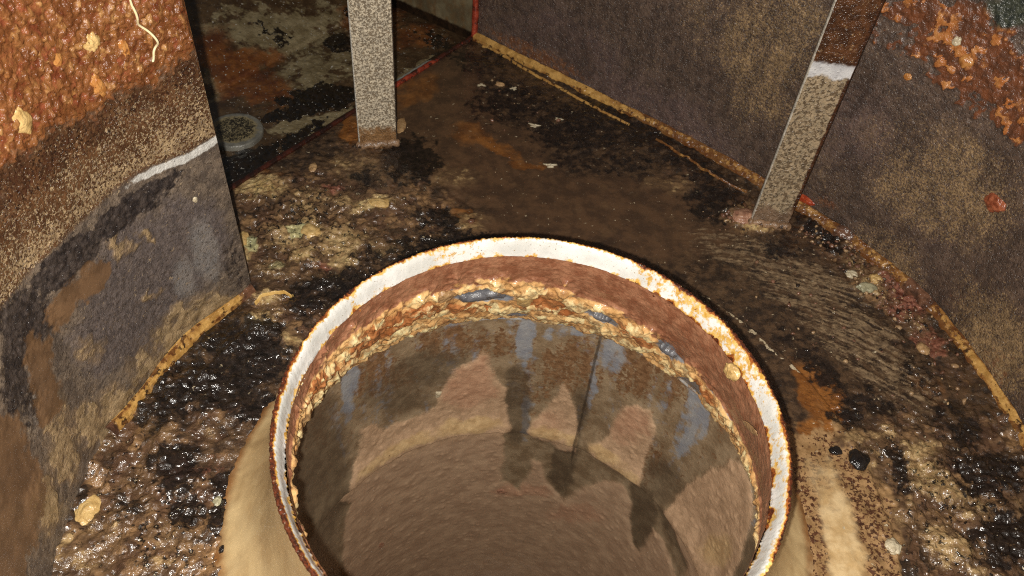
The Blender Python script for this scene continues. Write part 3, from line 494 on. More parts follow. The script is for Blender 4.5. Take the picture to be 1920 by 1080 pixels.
# outside
cu, cv = mesh_grid(-math.pi * .19, math.pi * .19, 0, .113, .0018)
cu = cu[:-1]; cv = cv[:-1]
P = S_coneout(cu, cv); n = normals(P); sgn = np.sign((n[..., :2] * P[..., :2]).sum(-1))[..., None]
hn = .0003 * fbm(cu * 60, cv * 60, 3, 201) + .0012 * np.clip(1 - cv / .02, 0, 1) * (fbm(cu * 150, cv * 150, 3, 202))
foot = np.clip(1 - cv / .010, 0, 1)
m_out = layered('cone_tan_film', (C(172, 146, 104, 1.35), C(192, 168, 124, 1.35), 22, .40), [
    dict(a='foot', na=.35, ns=90, t=.42, s=.30, c=(C(122, 82, 44), C(150, 104, 60)), cs=80, r=.4),
    dict(a='foot', na=.9, ns=200, t=.86, s=.16, c=(C(52, 34, 24), C(92, 58, 38)), cs=200, r=.3, h=.4),
    dict(a=None, na=1.0, ns=240, t=.29, s=.03, c=(C(96, 74, 48), C(120, 92, 60)), cs=200, o=.5),
    dict(a=None, na=1.0, ns=26, nd=4, t=.10, s=.12, c=(C(186, 164, 124), C(206, 184, 142)), cs=60, o=.6),
    dict(a='run', na=.8, ns=60, t=.62, s=.3, c=(C(132, 106, 70, 1.2), C(150, 122, 84, 1.2)), cs=110, r=.34, o=.7),
    dict(a='run', na=2.6, ns=320, nd=2, t=1.22, s=.08, c=(C(84, 60, 38), C(110, 80, 52)), cs=110, r=.3, o=.9),
], bumps=((90, .25),), bdist=.0008, coat=.5, crough=.25)
grid_mesh('outer_skin', P + n * sgn * hn[..., None], m_out, cone, dict(foot=foot, run=.42 + .55 * fbm(cu * 60, cv * 14, 4, 203)), wrap=True, flip=False)

# rim: profile from the outside over the rusty edge down the white lip
prof = _catmull([(.1583, .1125), (.1592, .116), (.1600, .1188), (.1594, .1203), (.1580, .1203), (.1566, .1186), (.1545, .1150),
                 (.1520, .1108), (.1500, .1072), (.1494, .1046)], 5)
pl = np.r_[0, np.cumsum(np.linalg.norm(np.diff(prof, axis=0), axis=1))]; pl /= pl[-1]
nth = 1500
TH = np.linspace(0, 2 * math.pi, nth, endpoint=False)
tt, kk = np.meshgrid(TH, np.arange(len(prof)), indexing='ij')
rr = prof[kk, 0]; zz = prof[kk, 1]; pv = pl[kk]
su = tt * .16; sv = pv * .03
jag = fbm(np.cos(tt) * 14, np.sin(tt) * 14, 3, 210); jf = fbm(np.cos(tt) * 90, np.sin(tt) * 90, 3, 211)
edge = np.exp(-((pv - .30) / .13) ** 2)
rr = rr + .0005 * jag + .0009 * jf * edge + .0006 * edge * np.clip(.7 - worley(su * 330, sv * 330, 215)[0], 0, 1)
zz = zz + .0006 * jf * edge + .0004 * fbm(su * 120, sv * 120, 3, 212)
tdg = np.degrees(tt) % 360
ang = lambda c, w: np.exp(-((((tdg - c + 180) % 360) - 180) / w) ** 2)
rr = rr + (.0026 + .0012 * ang(190, 60)) * sstep(.42, 1, pv)
rr = rr - .0016 * sstep(.86, 1, pv) * np.clip(.3 + 1.3 * jf + jag, 0, 1.5)
m_rim = layered('white_rim_paint', (C(206, 206, 200, 1.1), C(230, 230, 226, 1.1), 40, .32), [
    dict(a='rust', na=2.0, ns=320, nd=6, t=.58, s=.2, c=(C(196, 150, 62), C(218, 184, 110)), cs=150, r=.35, h=.2),
    dict(a='rust', na=1.5, ns=120, nd=6, t=.98, s=.10, c=(C(120, 64, 28), C(160, 92, 40)), cs=150, r=.4, h=.3),
    dict(a='rust', na=1.3, ns=330, nd=5, t=1.22, s=.10, c=(C(50, 28, 20), C(96, 48, 28)), cs=250, r=.3, h=.3),
    dict(a='fleck', na=3.4, ns=420, nd=2, t=.92, s=.10, c=(C(140, 134, 128), C(170, 150, 110)), cs=200, r=.4),
], bumps=((400, .3), (130, .35)), bdist=.0007)
rust = 1.2 * np.exp(-((pv - .27) / (.11 + .05 * jag)) ** 2) + .7 * sstep(.80, .99, pv + .22 * jag) + .30 * jag + .75 * fbm(su * 55, sv * 80, 5, 216, .6) + .25 * ang(60, 35) * fbm(su * 160, sv * 160, 3, 217) \
    + .50 * ang(50, 16) + .45 * ang(28, 10) + .32 * ang(355, 25) + .3 * ang(118, 12) - .12 * ang(85, 12) + .35 * sstep(.32, .15, pv) + .05 + .8 * ang(205, 40) * sstep(.52, .36, pv + .05 * jf)
grid_mesh('rim', rev(rr, tt, zz), m_rim, cone, dict(rust=rust, fleck=np.full_like(rust, .3) + 0 * rust), wrap=True)

# inside of the throat, with the caked grease
iu, iv = mesh_grid(-math.pi * .17, math.pi * .17, .1085, -.018, .00095)
iu = iu[:-1]; iv = iv[:-1]
tdg = np.degrees(iu / .17) % 360
P = S_conein(iu, iv)
P[..., :2] *= (1 + ((.0021 + .0012 * ang(190, 60)) * np.clip((iv - .05) / .055, 0, 1) ** 1.5) / np.linalg.norm(P[..., :2], axis=-1))[..., None]
n = normals(P); sgn = -np.sign((n[..., :2] * P[..., :2]).sum(-1))[..., None]
t = (.106 - iv) / .124
far = np.clip(np.sin(iu / .17) * .5 + .62, 0, 1)
ib = blobs(iu, iv, CI_BROWN, .006, 60, 220); ibare = blobs(iu, iv, CI_BARE, .004, 90, 221); io = blobs(iu, iv, CI_ORANGE, .006, 80, 222)
w1, id1c = worley(iu * 100 + .7 * fbm(iu * 80, iv * 80, 2, 223), iv * 125 + .7 * fbm(iu * 80 + 7, iv * 80, 2, 224), 225)
w2, id2c = worley(iu * 300, iv * 330, 227)
nn = fbm(iu * 55, iv * 70, 4, 228); nf = fbm(iu * 260, iv * 260, 3, 229)
tdeg = np.degrees(iu / .17) % 360
t0 = np.interp(tdeg, [0, 16, 41, 60, 84, 100, 124, 142, 165, 200, 300, 360], [.44, .45, .44, .36, .27, .21, .20, .17, .11, .15, .4, .44])
cake = sstep(-.08, .10, t - t0 + .18 * nn) * sstep(1.0, .90, t + .04 * nn)
cake = np.clip(cake - 1.2 * ibare, 0, 1)
brownband = 1 - sstep(-.04, .07, t - t0 + .16 * nn)
hI = cake * (.0030 + .0042 * np.clip(.6 - w1 ** 2, 0, 1) * (.1 + id1c) + .0007 * np.clip(.6 - w2 ** 2, 0, 1) + .0060 * nn + .0013 * nf)
hI += brownband * (.0010 + .0003 * nf + .0010 * nn) + .0002 * nf
m_in = layered('throat_grease', (C(120, 124, 132), C(150, 152, 156), 60, .4), [
    dict(a='grit', na=1.6, ns=320, t=.62, s=.16, c=(C(84, 66, 54), C(130, 110, 92)), cs=250, r=.25, h=.4),
    dict(a='band', na=.7, ns=120, t=.45, s=.15, c=(C(130, 84, 60, 1.2), C(158, 112, 84, 1.2)), cs=110, r=.36),
    dict(a='band', na=2.2, ns=420, nd=3, t=1.45, s=.14, c=(C(190, 140, 100), C(206, 160, 120)), cs=300, r=.3, h=.3),
    dict(a='cake', na=.8, ns=110, t=.42, s=.12, c=(C(186, 140, 88, 1.3), C(214, 174, 118, 1.3)), cs=60, r=.28, h=.3),
    dict(a='cell', na=.9, ns=150, t=.60, s=.16, c=(C(214, 182, 128, 1.3), C(230, 204, 156, 1.3)), cs=120, r=.30, h=.2),
    dict(a='orange', na=1.1, ns=120, t=.60, s=.16, c=(C(152, 92, 52), C(186, 124, 76)), cs=120, r=.26),
    dict(a='grime', na=1.6, ns=110, t=.62, s=.2, c=(C(112, 74, 46), C(146, 104, 66)), cs=110, r=.24, o=.8),
    dict(a='cake', na=2.6, ns=230, nd=5, t=1.62, s=.12, c=(C(120, 64, 30), C(150, 90, 44)), cs=200, r=.3, h=-.4),
], bumps=((500, .5), (200, .6)), bdist=.0010, coat=.45, crough=.14)
grid_mesh('throat', P + n * sgn * hI[..., None], m_in, cone,
          dict(cake=cake, band=brownband, cell=cake * id1c, orange=cake * (.35 + io) * (1.25 - .9 * id1c), grit=sstep(.80, .93, t + .08 * nn), grime=cake * (.5 + .5 * fbm(iu * 30, iv * 60, 3, 230))),
          wrap=True)
# bottom lip of the throat
lp = _catmull([(.1965, -.0165), (.1958, -.0190), (.1975, -.0205), (.2030, -.0200)], 4)
tt, kk = np.meshgrid(np.linspace(0, 2 * math.pi, 360, endpoint=False), np.arange(len(lp)), indexing='ij')
m_lip = layered('bare_lip_steel', (C(128, 130, 136), C(166, 164, 160), 50, .3), [
    dict(a=None, na=1.6, ns=160, t=.12, s=.15, c=(C(120, 92, 66), C(170, 140, 100)), cs=120, r=.3, h=.3)], bdist=.0008)
grid_mesh('throat_lip', rev(lp[kk, 0] + .0004 * np.sin(tt * 37), tt, lp[kk, 1]), m_lip, cone, wrap=True)
# the bare grey shards sticking out of the cake
def shard(cu_, cv_, wu, wv, rot, name='bare_shard'):
    k = 14
    a, b = np.meshgrid(np.linspace(-1, 1, k), np.linspace(-1, 1, 6), indexing='ij')
    c, s = math.cos(rot), math.sin(rot)
    uu = cu_ + (a * wu * c - b * wv * s); vv = cv_ + (a * wu * s + b * wv * c) + .0006 * np.sin(a * 9)
    P = S_conein(uu, vv); n = P.copy(); n[..., 2] = 0; n /= -np.linalg.norm(n, axis=-1, keepdims=True)
    hh = .0056 - .0030 * np.clip(b, 0, 1) + .0006 * np.sin(a * 3 + 1)
    edge_ = (np.abs(a) > .99) | (np.abs(b) > .99)
    return grid_mesh(name, P + n * (hh * ~edge_ + .0005 * edge_ - .0006)[..., None], m_shard, cone)
m_shard = layered('shard_steel', (C(84, 84, 88), C(112, 112, 116), 80, .4), [
    dict(a=None, na=1.6, ns=200, t=.16, s=.1, c=(C(60, 56, 54), C(90, 80, 70)), cs=160, r=.4, h=.3)], bdist=.0008)
for bb in (CI_BARE[0], CI_BARE[1], CI_BARE[2]):
    shard(bb[0], bb[1], .021 if bb is CI_BARE[0] else .008, .0045 if bb is CI_BARE[0] else .003, .0)

# ================================================================== duct under the cone
duct = empty('inlet_duct', 'round grey duct running down below the ring, its wall caked with brown grease', 'duct', (0, 0, -.7))
def part_off(o): 
    o.location = (0, 0, .7); return o
du, dv = mesh_grid(-.16, .2 * 3.35, -.02, -.62, .0015)
P = S_duct(du, dv); n = -P.copy(); n[..., 2] = 0; n /= np.linalg.norm(n, axis=-1, keepdims=True)
wu = du + .0055 * fbm(du * 55, dv * 40, 3, 301, .45); wv = dv + .008 * fbm(du * 55 + 5, dv * 40, 3, 302, .45)
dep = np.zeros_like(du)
for pg in D_PALE: dep = np.maximum(dep, poly(wu, wv, pg, .0065))  # paler, slightly raised patches of the duct wall, filled from their outlines
low = sstep(-.33, -.36, dv)
nf = fbm(du * 260, dv * 260, 3, 303); nn = fbm(du * 40, dv * 40, 4, 304)
drip = fbm(du * 130, dv * 14, 3, 305)
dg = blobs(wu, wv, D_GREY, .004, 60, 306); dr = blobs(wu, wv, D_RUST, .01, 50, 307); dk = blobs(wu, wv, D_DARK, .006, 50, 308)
dy = blobs(wu, wv, D_YEL, .006, 60, 309); dpk = blobs(wu, wv, D_PINK, .010, 60, 310)
seam = np.exp(-((du - .2511 - .0006 * nn) / .0013) ** 2)
seam2 = np.exp(-((du - .249) / .007) ** 2)
hD = .0022 * dep + .0002 * nf * (.4 + dep) + .0012 * nn * dep - .0015 * seam + .0005 * nf * dr
w2, id2 = worley(du * 120, dv * 120, 311)
hD += .0022 * np.clip(.42 - w2, 0, 1) * (id2 > .8) * dep
m_duct = layered('duct_wall', (C(110, 92, 70, 1.6), C(134, 116, 92, 1.6), 60, .48), [
    dict(a='rust', na=1.6, ns=210, nd=6, nr=.7, dist=1.0, t=.70, s=.12, c=(C(104, 76, 52, 1.3), C(128, 98, 70, 1.3)), cs=150, r=.45, h=.25),
    dict(a='grey', na=1.3, ns=110, t=.52, s=.22, c=(C(128, 130, 136, 1.3), C(146, 146, 146, 1.3)), cs=80, r=.42),
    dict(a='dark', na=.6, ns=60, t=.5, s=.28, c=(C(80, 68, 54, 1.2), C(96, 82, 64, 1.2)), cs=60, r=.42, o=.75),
    dict(a='grey', na=2.6, ns=260, nd=4, t=1.42, s=.10, c=(C(96, 70, 46), C(116, 86, 60)), cs=200, r=.4, h=.2),
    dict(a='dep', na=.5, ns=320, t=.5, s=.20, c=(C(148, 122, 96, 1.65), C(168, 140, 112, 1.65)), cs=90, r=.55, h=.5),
    dict(a='lowdep', na=.5, ns=30, t=.5, s=.4, c=(C(136, 112, 90, 2.0), C(150, 126, 102, 2.0)), cs=50, r=.55),
    dict(a='pink', na=.8, ns=120, t=.5, s=.3, c=(C(166, 122, 96, 1.35), C(182, 140, 112, 1.35)), cs=90, r=.5, o=.6),
    dict(a='yel', na=.8, ns=60, t=.5, s=.42, c=(C(176, 146, 102, 1.35), C(194, 166, 120, 1.35)), cs=90, r=.4, o=.75),
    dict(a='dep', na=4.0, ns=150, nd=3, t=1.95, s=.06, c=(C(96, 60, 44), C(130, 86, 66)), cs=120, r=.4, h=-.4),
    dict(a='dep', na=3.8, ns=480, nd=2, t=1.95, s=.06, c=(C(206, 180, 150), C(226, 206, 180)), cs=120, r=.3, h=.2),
    dict(a='ledge', na=.6, ns=110, t=.5, s=.3, c=(C(112, 74, 44, 1.4), C(136, 96, 60, 1.4)), cs=110, r=.4, o=.9),
    dict(a='seam', na=.5, ns=150, t=.5, s=.2, c=(C(50, 42, 34), C(70, 58, 47)), cs=120, r=.4, o=.7),
], bumps=((420, .35), (140, .45)), bdist=.0010, calm='lowdep')
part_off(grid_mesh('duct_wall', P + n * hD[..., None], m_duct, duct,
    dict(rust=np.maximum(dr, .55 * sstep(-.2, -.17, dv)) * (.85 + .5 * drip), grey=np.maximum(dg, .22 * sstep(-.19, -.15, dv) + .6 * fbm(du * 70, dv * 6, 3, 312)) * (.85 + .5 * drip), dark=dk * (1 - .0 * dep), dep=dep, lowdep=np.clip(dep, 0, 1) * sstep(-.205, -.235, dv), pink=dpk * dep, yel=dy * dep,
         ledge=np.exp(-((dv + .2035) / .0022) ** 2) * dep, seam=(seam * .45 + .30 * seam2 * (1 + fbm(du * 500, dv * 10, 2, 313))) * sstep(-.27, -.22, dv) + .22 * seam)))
# the rest of the round wall on the camera's side and the closed end far below
tt, zz = np.meshgrid(np.linspace(3.33, 2 * math.pi - .78, 80), np.linspace(-.02, -.7, 40), indexing='ij')
part_off(grid_mesh('duct_wall', rev(np.full_like(tt, .2005), tt, zz), m_duct, duct, dict(dep=np.full_like(tt, .8))))
tt, zz = np.meshgrid(np.linspace(-.8, 3.35, 120), np.linspace(-.618, -.7, 12), indexing='ij')
part_off(grid_mesh('duct_wall', rev(np.full_like(tt, .2), tt, zz), m_duct, duct, dict(dep=np.full_like(tt, .8), lowdep=np.full_like(tt, .9))))
tt, rr = np.meshgrid(np.linspace(0, 2 * math.pi, 64), np.linspace(.001, .201, 8), indexing='ij')
part_off(grid_mesh('duct_end', rev(rr, tt, np.full_like(tt, -.699)), m_duct, duct, dict(dep=np.full_like(tt, .8))))

# ================================================================== left wall (start of the scroll, at the cutoff)
lw = empty('cutoff_wall', 'curved left wall sheet with orange crust above and a bare white line, ending in a straight upright edge', 'wall',
           (float(SCROLL[-1][0]), float(SCROLL[-1][1]), 0))
offL = Vector(lw.location)
def L_(o): o.location = -offL; return o
s, zz = mesh_grid(SLEN - .36, SLEN, -.012, .40, .00092)
P = S_wall(s, zz); nv_ = np.concatenate([scroll_n(s), np.zeros(s.shape + (1,))], -1)
ls = s - SLEN
nn = fbm(s * 40, zz * 40, 4, 401); nf = fbm(s * 220, zz * 220, 4, 402)
w1, idl = worley(s * 285 + .9 * nn, zz * 265 + .9 * nf, 403); w2, idf = worley(s * 430 + .6 * nf, zz * 430, 404)
ztop = .236 + .010 * sstep(-.07, -.14, ls) + .010 * nn + .004 * fbm(s * 120, zz * 20, 3, 405)
crustm = sstep(-.012, .010, zz - ztop + .006 * nf)
zl = .163 + .007 * sstep(-.02, -.07, ls)
ret = sstep(-.001, .010, zz - zl) * (1 - crustm)
wline = np.exp(-(np.abs(zz - zl - .0012 * nn) / .0036) ** 2.4) * sstep(-.088, -.055, ls + .012 * nn)
wbu = s + .011 * fbm(s * 75, zz * 75, 5, 415, .6); wbz = zz + .011 * fbm(s * 75 + 3, zz * 75, 5, 416, .6)
lbrown = np.maximum.reduce([poly(wbu, wbz, pg, .006) for pg in LW_BROWNP]); ltan = blobs(s, zz, LW_TANLOW, .014, 70, 411)
lpur = blobs(s, zz, LW_PURPLE, .01, 40, 412); lgrey = blobs(s, zz, LW_GREY, .006, 40, 413); ldark = blobs(s, zz, LW_DARK, .008, 70, 414)
hL = crustm * (.002 + .0026 * np.clip(.62 - w1 ** 2, 0, 1) * (.1 + idl) + .0013 * np.clip(.6 - w2 ** 2, 0, 1) + .003 * nn + .0018 * nf)
hL += (1 - crustm) * (.0006 * nf * (1 - .8 * np.clip(lbrown, 0, 1)) + .0009 * ret * np.clip(.7 - w2, 0, 1)) + .0022 * np.clip(ltan, 0, 1) * (.5 + nn) + .001 * ldark * nf
taper = sstep(0, -.004, ls)
m_lw = layered('left_wall_film', (C(86, 76, 68), C(118, 104, 90), 110, .42), [
    dict(a='purple', na=.9, ns=130, t=.5, s=.3, c=(C(84, 76, 74), C(104, 94, 90)), cs=160, r=.42),
    dict(a='grey', na=.5, ns=60, t=.5, s=.4, c=(C(126, 124, 122), C(140, 134, 128)), cs=120, r=.35, o=.6),
    dict(a='speck', na=3.6, ns=420, nd=2, t=.72, s=.25, o=.7, c=(C(40, 34, 30), C(64, 54, 46)), cs=200, r=.35, h=-.3),
    dict(a='speck', na=3.4, ns=190, nd=4, t=.92, s=.12, c=(C(136, 118, 96), C(160, 142, 116)), cs=200, r=.4, h=.3),
    dict(a='ret', na=1.0, ns=110, t=.5, s=.35, c=(C(70, 46, 30), C(98, 68, 44)), cs=60, r=.25),
    dict(a='retb', na=2.6, ns=520, nd=2, dist=.4, t=.55, s=.20, c=(C(132, 110, 82), C(164, 140, 106)), cs=100, r=.4, h=-.4),
    dict(a='retc', na=2.6, ns=520, nd=2, t=.92, s=.2, c=(C(44, 28, 20), C(70, 42, 28)), cs=150, r=.2, h=.3),
    dict(a='tan', na=1.4, ns=110, t=.40, s=.32, c=(C(104, 88, 70), C(128, 108, 86)), cs=120, r=.4),
    dict(a='tan', na=1.6, ns=120, t=.70, s=.14, c=(C(128, 108, 80), C(164, 140, 106)), cs=120, r=.4, h=.4),
    dict(a='dark', na=1.4, ns=170, nd=6, t=.60, s=.14, c=(C(40, 36, 36), C(70, 62, 58)), cs=200, r=.22, h=.3),
    dict(a='brown', na=.9, ns=190, t=.5, s=.2, o=.9, c=(C(94, 70, 48), C(116, 88, 62)), cs=60, r=.40, h=-.3),
    dict(a='line', na=1.3, ns=190, t=.5, s=.2, c=(C(186, 184, 178), C(204, 202, 196)), cs=120, r=.4),
    dict(a='crust', na=1.2, ns=190, t=.45, s=.25, c=(C(118, 70, 38, .85), C(152, 98, 56, .85)), cs=130, r=.28, h=.3),
    dict(a='cellc', na=1.0, ns=160, t=.62, s=.18, c=(C(176, 118, 66, .85), C(198, 150, 94, .85)), cs=120, r=.28),
    dict(a='celld', na=1.0, ns=160, t=.62, s=.18, c=(C(104, 52, 30), C(138, 76, 50)), cs=120, r=.24),
], bumps=((800, .5), (300, .6), (1800, .15)), bdist=.0012, calm='brown')
L_(grid_mesh('sheet', P + nv_ * (hL * taper)[..., None], m_lw, lw, dict(
    purple=lpur, grey=lgrey, speck=(1 - ret) * (1 - crustm) * .35, ret=ret, retb=ret * (.66 - .26 * sstep(.175, .205, zz) - .25 * sstep(.205, .24, zz) + .25 * nn),
    retc=ret * (.4 + .5 * sstep(.19, .23, zz)), tan=ltan, dark=ldark, brown=lbrown, line=wline * 1.1, crust=crustm,
    cellc=crustm * (idl * .9 - .22), celld=crustm * (.75 - .8 * idl)), flip=False))
# back face and edge strip of the sheet (3 mm steel)
zb, kb = np.meshgrid(np.linspace(-.012, .40, 160), np.arange(3), indexing='ij')
eP = scroll_xy(np.array([SLEN]))[0]; en = scroll_n(np.array([SLEN - .004]))[0]
m_edge = layered('edge_steel', (C(40, 32, 26), C(70, 54, 40), 120, .4), [dict(a=None, na=1.8, ns=240, t=.3, s=.1, c=(C(104, 70, 44), C(120, 90, 60)), cs=120, h=.4)], bdist=.001)
offk = np.array([.0003, -.0015, -.003])
L_(grid_mesh('upright_edge', np.stack([eP[0] + en[0] * offk[kb], eP[1] + en[1] * offk[kb], zb], -1), m_edge, lw, flip=True))
sb, zb = np.meshgrid(np.linspace(SLEN - .36, SLEN, 60), np.linspace(-.012, .40, 8), indexing='ij')
L_(grid_mesh('back_face', S_wall(sb, zb) - .003 * np.concatenate([scroll_n(sb), np.zeros(sb.shape + (1,))], -1), m_edge, lw, flip=True))

# ================================================================== right wall (long straight run and curve of the scroll)
rw = empty('scroll_wall', 'long grey-brown wall from the far corner round the right side, orange crust at its top right', 'wall', (.212, .4105, 0))
offR = Vector(rw.location)
def R_(o): o.location = -offR; return o
s, zz = mesh_grid(0, .86, -.012, .40, .00118)
P = S_wall(s, zz); nv_ = np.concatenate([scroll_n(s), np.zeros(s.shape + (1,))], -1)
nn = fbm(s * 40, zz * 40, 4, 501); nf = fbm(s * 240, zz * 240, 4, 502)
w1, idl = worley(s * 120 + .5 * nn, zz * 120 + .5 * nf, 503); w2, idf = worley(s * 300, zz * 300, 504)
ror = blobs(s, zz, RW_ORANGE, .02, 50, 510); rtan = blobs(s, zz, RW_TAN, .02, 30, 511); rpur = blobs(s, zz, RW_PURPLE, .02, 30, 512)
vs = .45 * fbm(s * 110, zz * 12, 4, 515) + .9 * fbm(s * 24, zz * 16, 4, 516)
rtl = blobs(s, zz, RW_TEAL, .01, 40, 513); rru = blobs(s, zz, RW_RUST, .008, 60, 514)
upz = sstep(.262, .30, zz + .015 * nn)
ror = np.clip(np.maximum(ror, upz * sstep(.40, .46, s) * .9), 0, 1)
oc = sstep(.35, .75, ror * .9 + .55 * nn + .25 * nf)
hR = oc * (.0025 * np.clip(.62 - w1 ** 2, 0, 1) * (.2 + idl) + .001 * nf + .0015 * nn) + .0006 * nf + .0007 * rtan * np.clip(.7 - w2, 0, 1)
hR += .003 * np.exp(-(zz / .008) ** 2) * (.4 + nn)
m_rw = layered('right_wall_film', (C(70, 57, 50, 1.25), C(94, 77, 66, 1.25), 120, .42), [
    dict(a='purple', na=.7, ns=60, t=.5, s=.4, c=(C(76, 62, 59, 1.35), C(96, 78, 72, 1.35)), cs=140, r=.40),
    dict(a='tan', na=2.6, ns=520, nd=2, dist=.5, t=.86, s=.14, c=(C(116, 96, 70, 1.35), C(148, 122, 88, 1.35)), cs=140, r=.42, h=.35),
    dict(a='speck', na=3.6, ns=520, nd=2, t=.72, s=.30, c=(C(36, 30, 27, 1.2), C(58, 47, 42, 1.2)), cs=160, r=.28, h=-.4, o=.6),
    dict(a='speck', na=3.6, ns=320, nd=2, t=.90, s=.25, c=(C(112, 94, 76, 1.3), C(138, 116, 90, 1.3)), cs=160, r=.36, h=.3, o=.6),
    dict(a='vs', na=.7, ns=190, t=.42, s=.4, c=(C(52, 42, 36, 1.2), C(68, 54, 45, 1.2)), cs=110, r=.32, o=.6),
    dict(a='vt', na=.7, ns=320, t=.5, s=.4, c=(C(120, 96, 66, 1.3), C(142, 116, 80, 1.3)), cs=110, r=.36, o=.38),
    dict(a='rust', na=1.6, ns=160, t=.72, s=.2, c=(C(96, 62, 44, 1.2), C(126, 88, 62, 1.2)), cs=150, r=.3, h=.2),
    dict(a='orange', na=1.0, ns=120, t=.55, s=.16, c=(C(92, 58, 40, 1.0), C(124, 74, 46, 1.0)), cs=100, r=.4, h=.3),
    dict(a='cello', na=.8, ns=150, t=.72, s=.12, c=(C(160, 96, 48, 1.2), C(180, 124, 72, 1.2)), cs=120, r=.35, h=.2),
    dict(a='teal', na=.8, ns=60, t=.5, s=.3, c=(C(40, 46, 42, 1.2), C(66, 70, 58, 1.2)), cs=150, r=.3),
], bumps=((600, .6), (260, .6)), bdist=.0014, coat=.5, crough=.2)
R_(grid_mesh('sheet', P + nv_ * hR[..., None], m_rw, rw, dict(purple=rpur, tan=rtan, speck=np.full(s.shape, .35) * (1 - oc), vs=.3 + .9 * vs, vt=rtan * (.35 - 1.1 * vs), rust=rru, orange=oc, cello=oc * idl, teal=rtl), flip=False))
# the part of the scroll behind the viewer
sb, zb = np.meshgrid(np.linspace(.858, SLEN - .358, 120), np.linspace(-.012, .40, 12), indexing='ij')
R_(grid_mesh('sheet', S_wall(sb, zb), m_rw, rw, dict(purple=np.full_like(sb, .4), tan=np.full_like(sb, .6), speck=np.full_like(sb, .35))))

# sealant bead at the foot of both walls: a lumpy fillet between wall and floor
m_bead = layered('yellow_sealant', (C(158, 118, 60), C(194, 152, 86), 110, .32), [
    dict(a='dirt', na=2.2, ns=190, nd=5, t=.60, s=.10, c=(C(24, 18, 15), C(50, 34, 22)), cs=200, r=.2, h=.3),
    dict(a='dirt', na=1.0, ns=90, t=.50, s=.2, c=(C(120, 72, 34), C(140, 96, 50)), cs=120, r=.3, o=.6),
    dict(a='gunk', na=.8, ns=130, t=.5, s=.12, c=(C(62, 42, 32), C(110, 76, 56)), cs=140, r=.25, h=.4),
], bumps=((600, .4), (200, .4)), bdist=.001)
def bead(name, s0, s1, size, parent, fix, dirtf, gunkf, step=.0011):
    ss = np.arange(s0, s1, step); kk = np.arange(17)
    S2, K2 = np.meshgrid(ss, kk, indexing='ij'); cen = fbm(S2 * 22, S2 * 0, 3, 603)
    nn = fbm(S2 * 35, K2 * .06, 3, 601); nf = fbm(S2 * 260, K2 * .65, 3, 602)
    g = gunkf(S2)
    w = size(S2) * (1 + .25 * nn)
    a = K2 / 16.
    out_ = .0015 + w * (a ** 1.25) + 0 * a
    zz = w * 1.0 * (1 - a) ** 1.25 + .0015 + .0016 * np.sin(a * math.pi) + .0007 * nf
    zz = zz + g * .003 * (.5 + nn)
    p = scroll_xy(S2) + scroll_n(S2) * (out_ + .0006 * nf)[..., None]
    zz = np.where(K2 == 16, -.002, zz + .002)
    o = grid_mesh(name, np.stack([p[..., 0], p[..., 1], zz], -1), m_bead, parent, dict(dirt=dirtf(S2, a + .28 * cen) + .28 * fbm(S2 * 60, K2 * .15, 3, 604), gunk=g))
    return fix(o)
gk = lambda S: np.clip(np.exp(-((S - .592) / .018) ** 4) + .9 * np.exp(-((S - .50) / .012) ** 2) + .8 * sstep(.80, .84, S), 0, 1)
bead('sealant_bead', .004, .86, lambda S: .0058 + .0012 * sstep(.2, .4, S) - .0012 * sstep(.6, .7, S), rw, R_,
     lambda S, a: .36 - .2 * sstep(.26, .16, S) + .36 * np.exp(-((S - .34) / .10) ** 2) + .24 * sstep(.4, .5, S) * (1 - sstep(.62, .7, S)) + .35 * np.exp(-((a - .97) / .16) ** 2) + .3 * np.exp(-((a - .0) / .14) ** 2), gk)
gl = lambda S: np.clip(sstep(SLEN - .150, SLEN - .180, S) + .75 * np.exp(-((S - SLEN + .006) / .014) ** 2), 0, 1)
bead('sealant_bead', SLEN - .172, SLEN - .001, lambda S: .0056 + .0012 * np.sin(S * 60), lw, L_,
     lambda S, a: .34 + .34 * np.exp(-((a - .30) / .22) ** 2) * sstep(SLEN - .02, SLEN - .06, S) + .25 * np.exp(-((a - 1) / .1) ** 2), gl)
# thin second lines of sealant squeezed out on the floor
def ribbon(name, pts, w, h, mat, parent, fix, attrs):
    c = _catmull([(*p, 0) for p in pts], 14)[:, :2]
    t = np.gradient(c, axis=0); t /= np.linalg.norm(t, axis=1, keepdims=True); nn = np.stack([-t[:, 1], t[:, 0]], 1)
    k = np.linspace(-1, 1, 7)
    ww = w * (.7 + .6 * np.abs(fbm(np.arange(len(c)) * .23, np.zeros(len(c)), 3, 610)))
    z0 = crust_z(c[:, 0], c[:, 1])
    P = np.stack([c[:, None, 0] + nn[:, None, 0] * k * ww[:, None], c[:, None, 1] + nn[:, None, 1] * k * ww[:, None],
                  z0[:, None] + h * (1 - k[None] ** 2) * np.ones(len(c))[:, None] - .0006], -1)
    return fix(grid_mesh(name, P, mat, parent, {a: np.full(P.shape[:2], b) for a, b in attrs.items()}))
ribbon('sealant_line', THIN_LINE, .0022, .0028, m_bead, rw, R_, dict(dirt=.45))
ribbon('sealant_line', THIN_LINE2, .0018, .0026, m_bead, rw, R_, dict(dirt=.75))
m_gold = layered('gold_strand', (C(190, 150, 80), C(210, 176, 110), 80, .3), [], bdist=.0006)
arc_ = ribbon('grease_strand', GOLD_ARC, .0014, .0040, m_gold, None, lambda o: o, {})
tag(arc_, 'thin golden curved strand on the floor right of the left wall foot', 'strand')

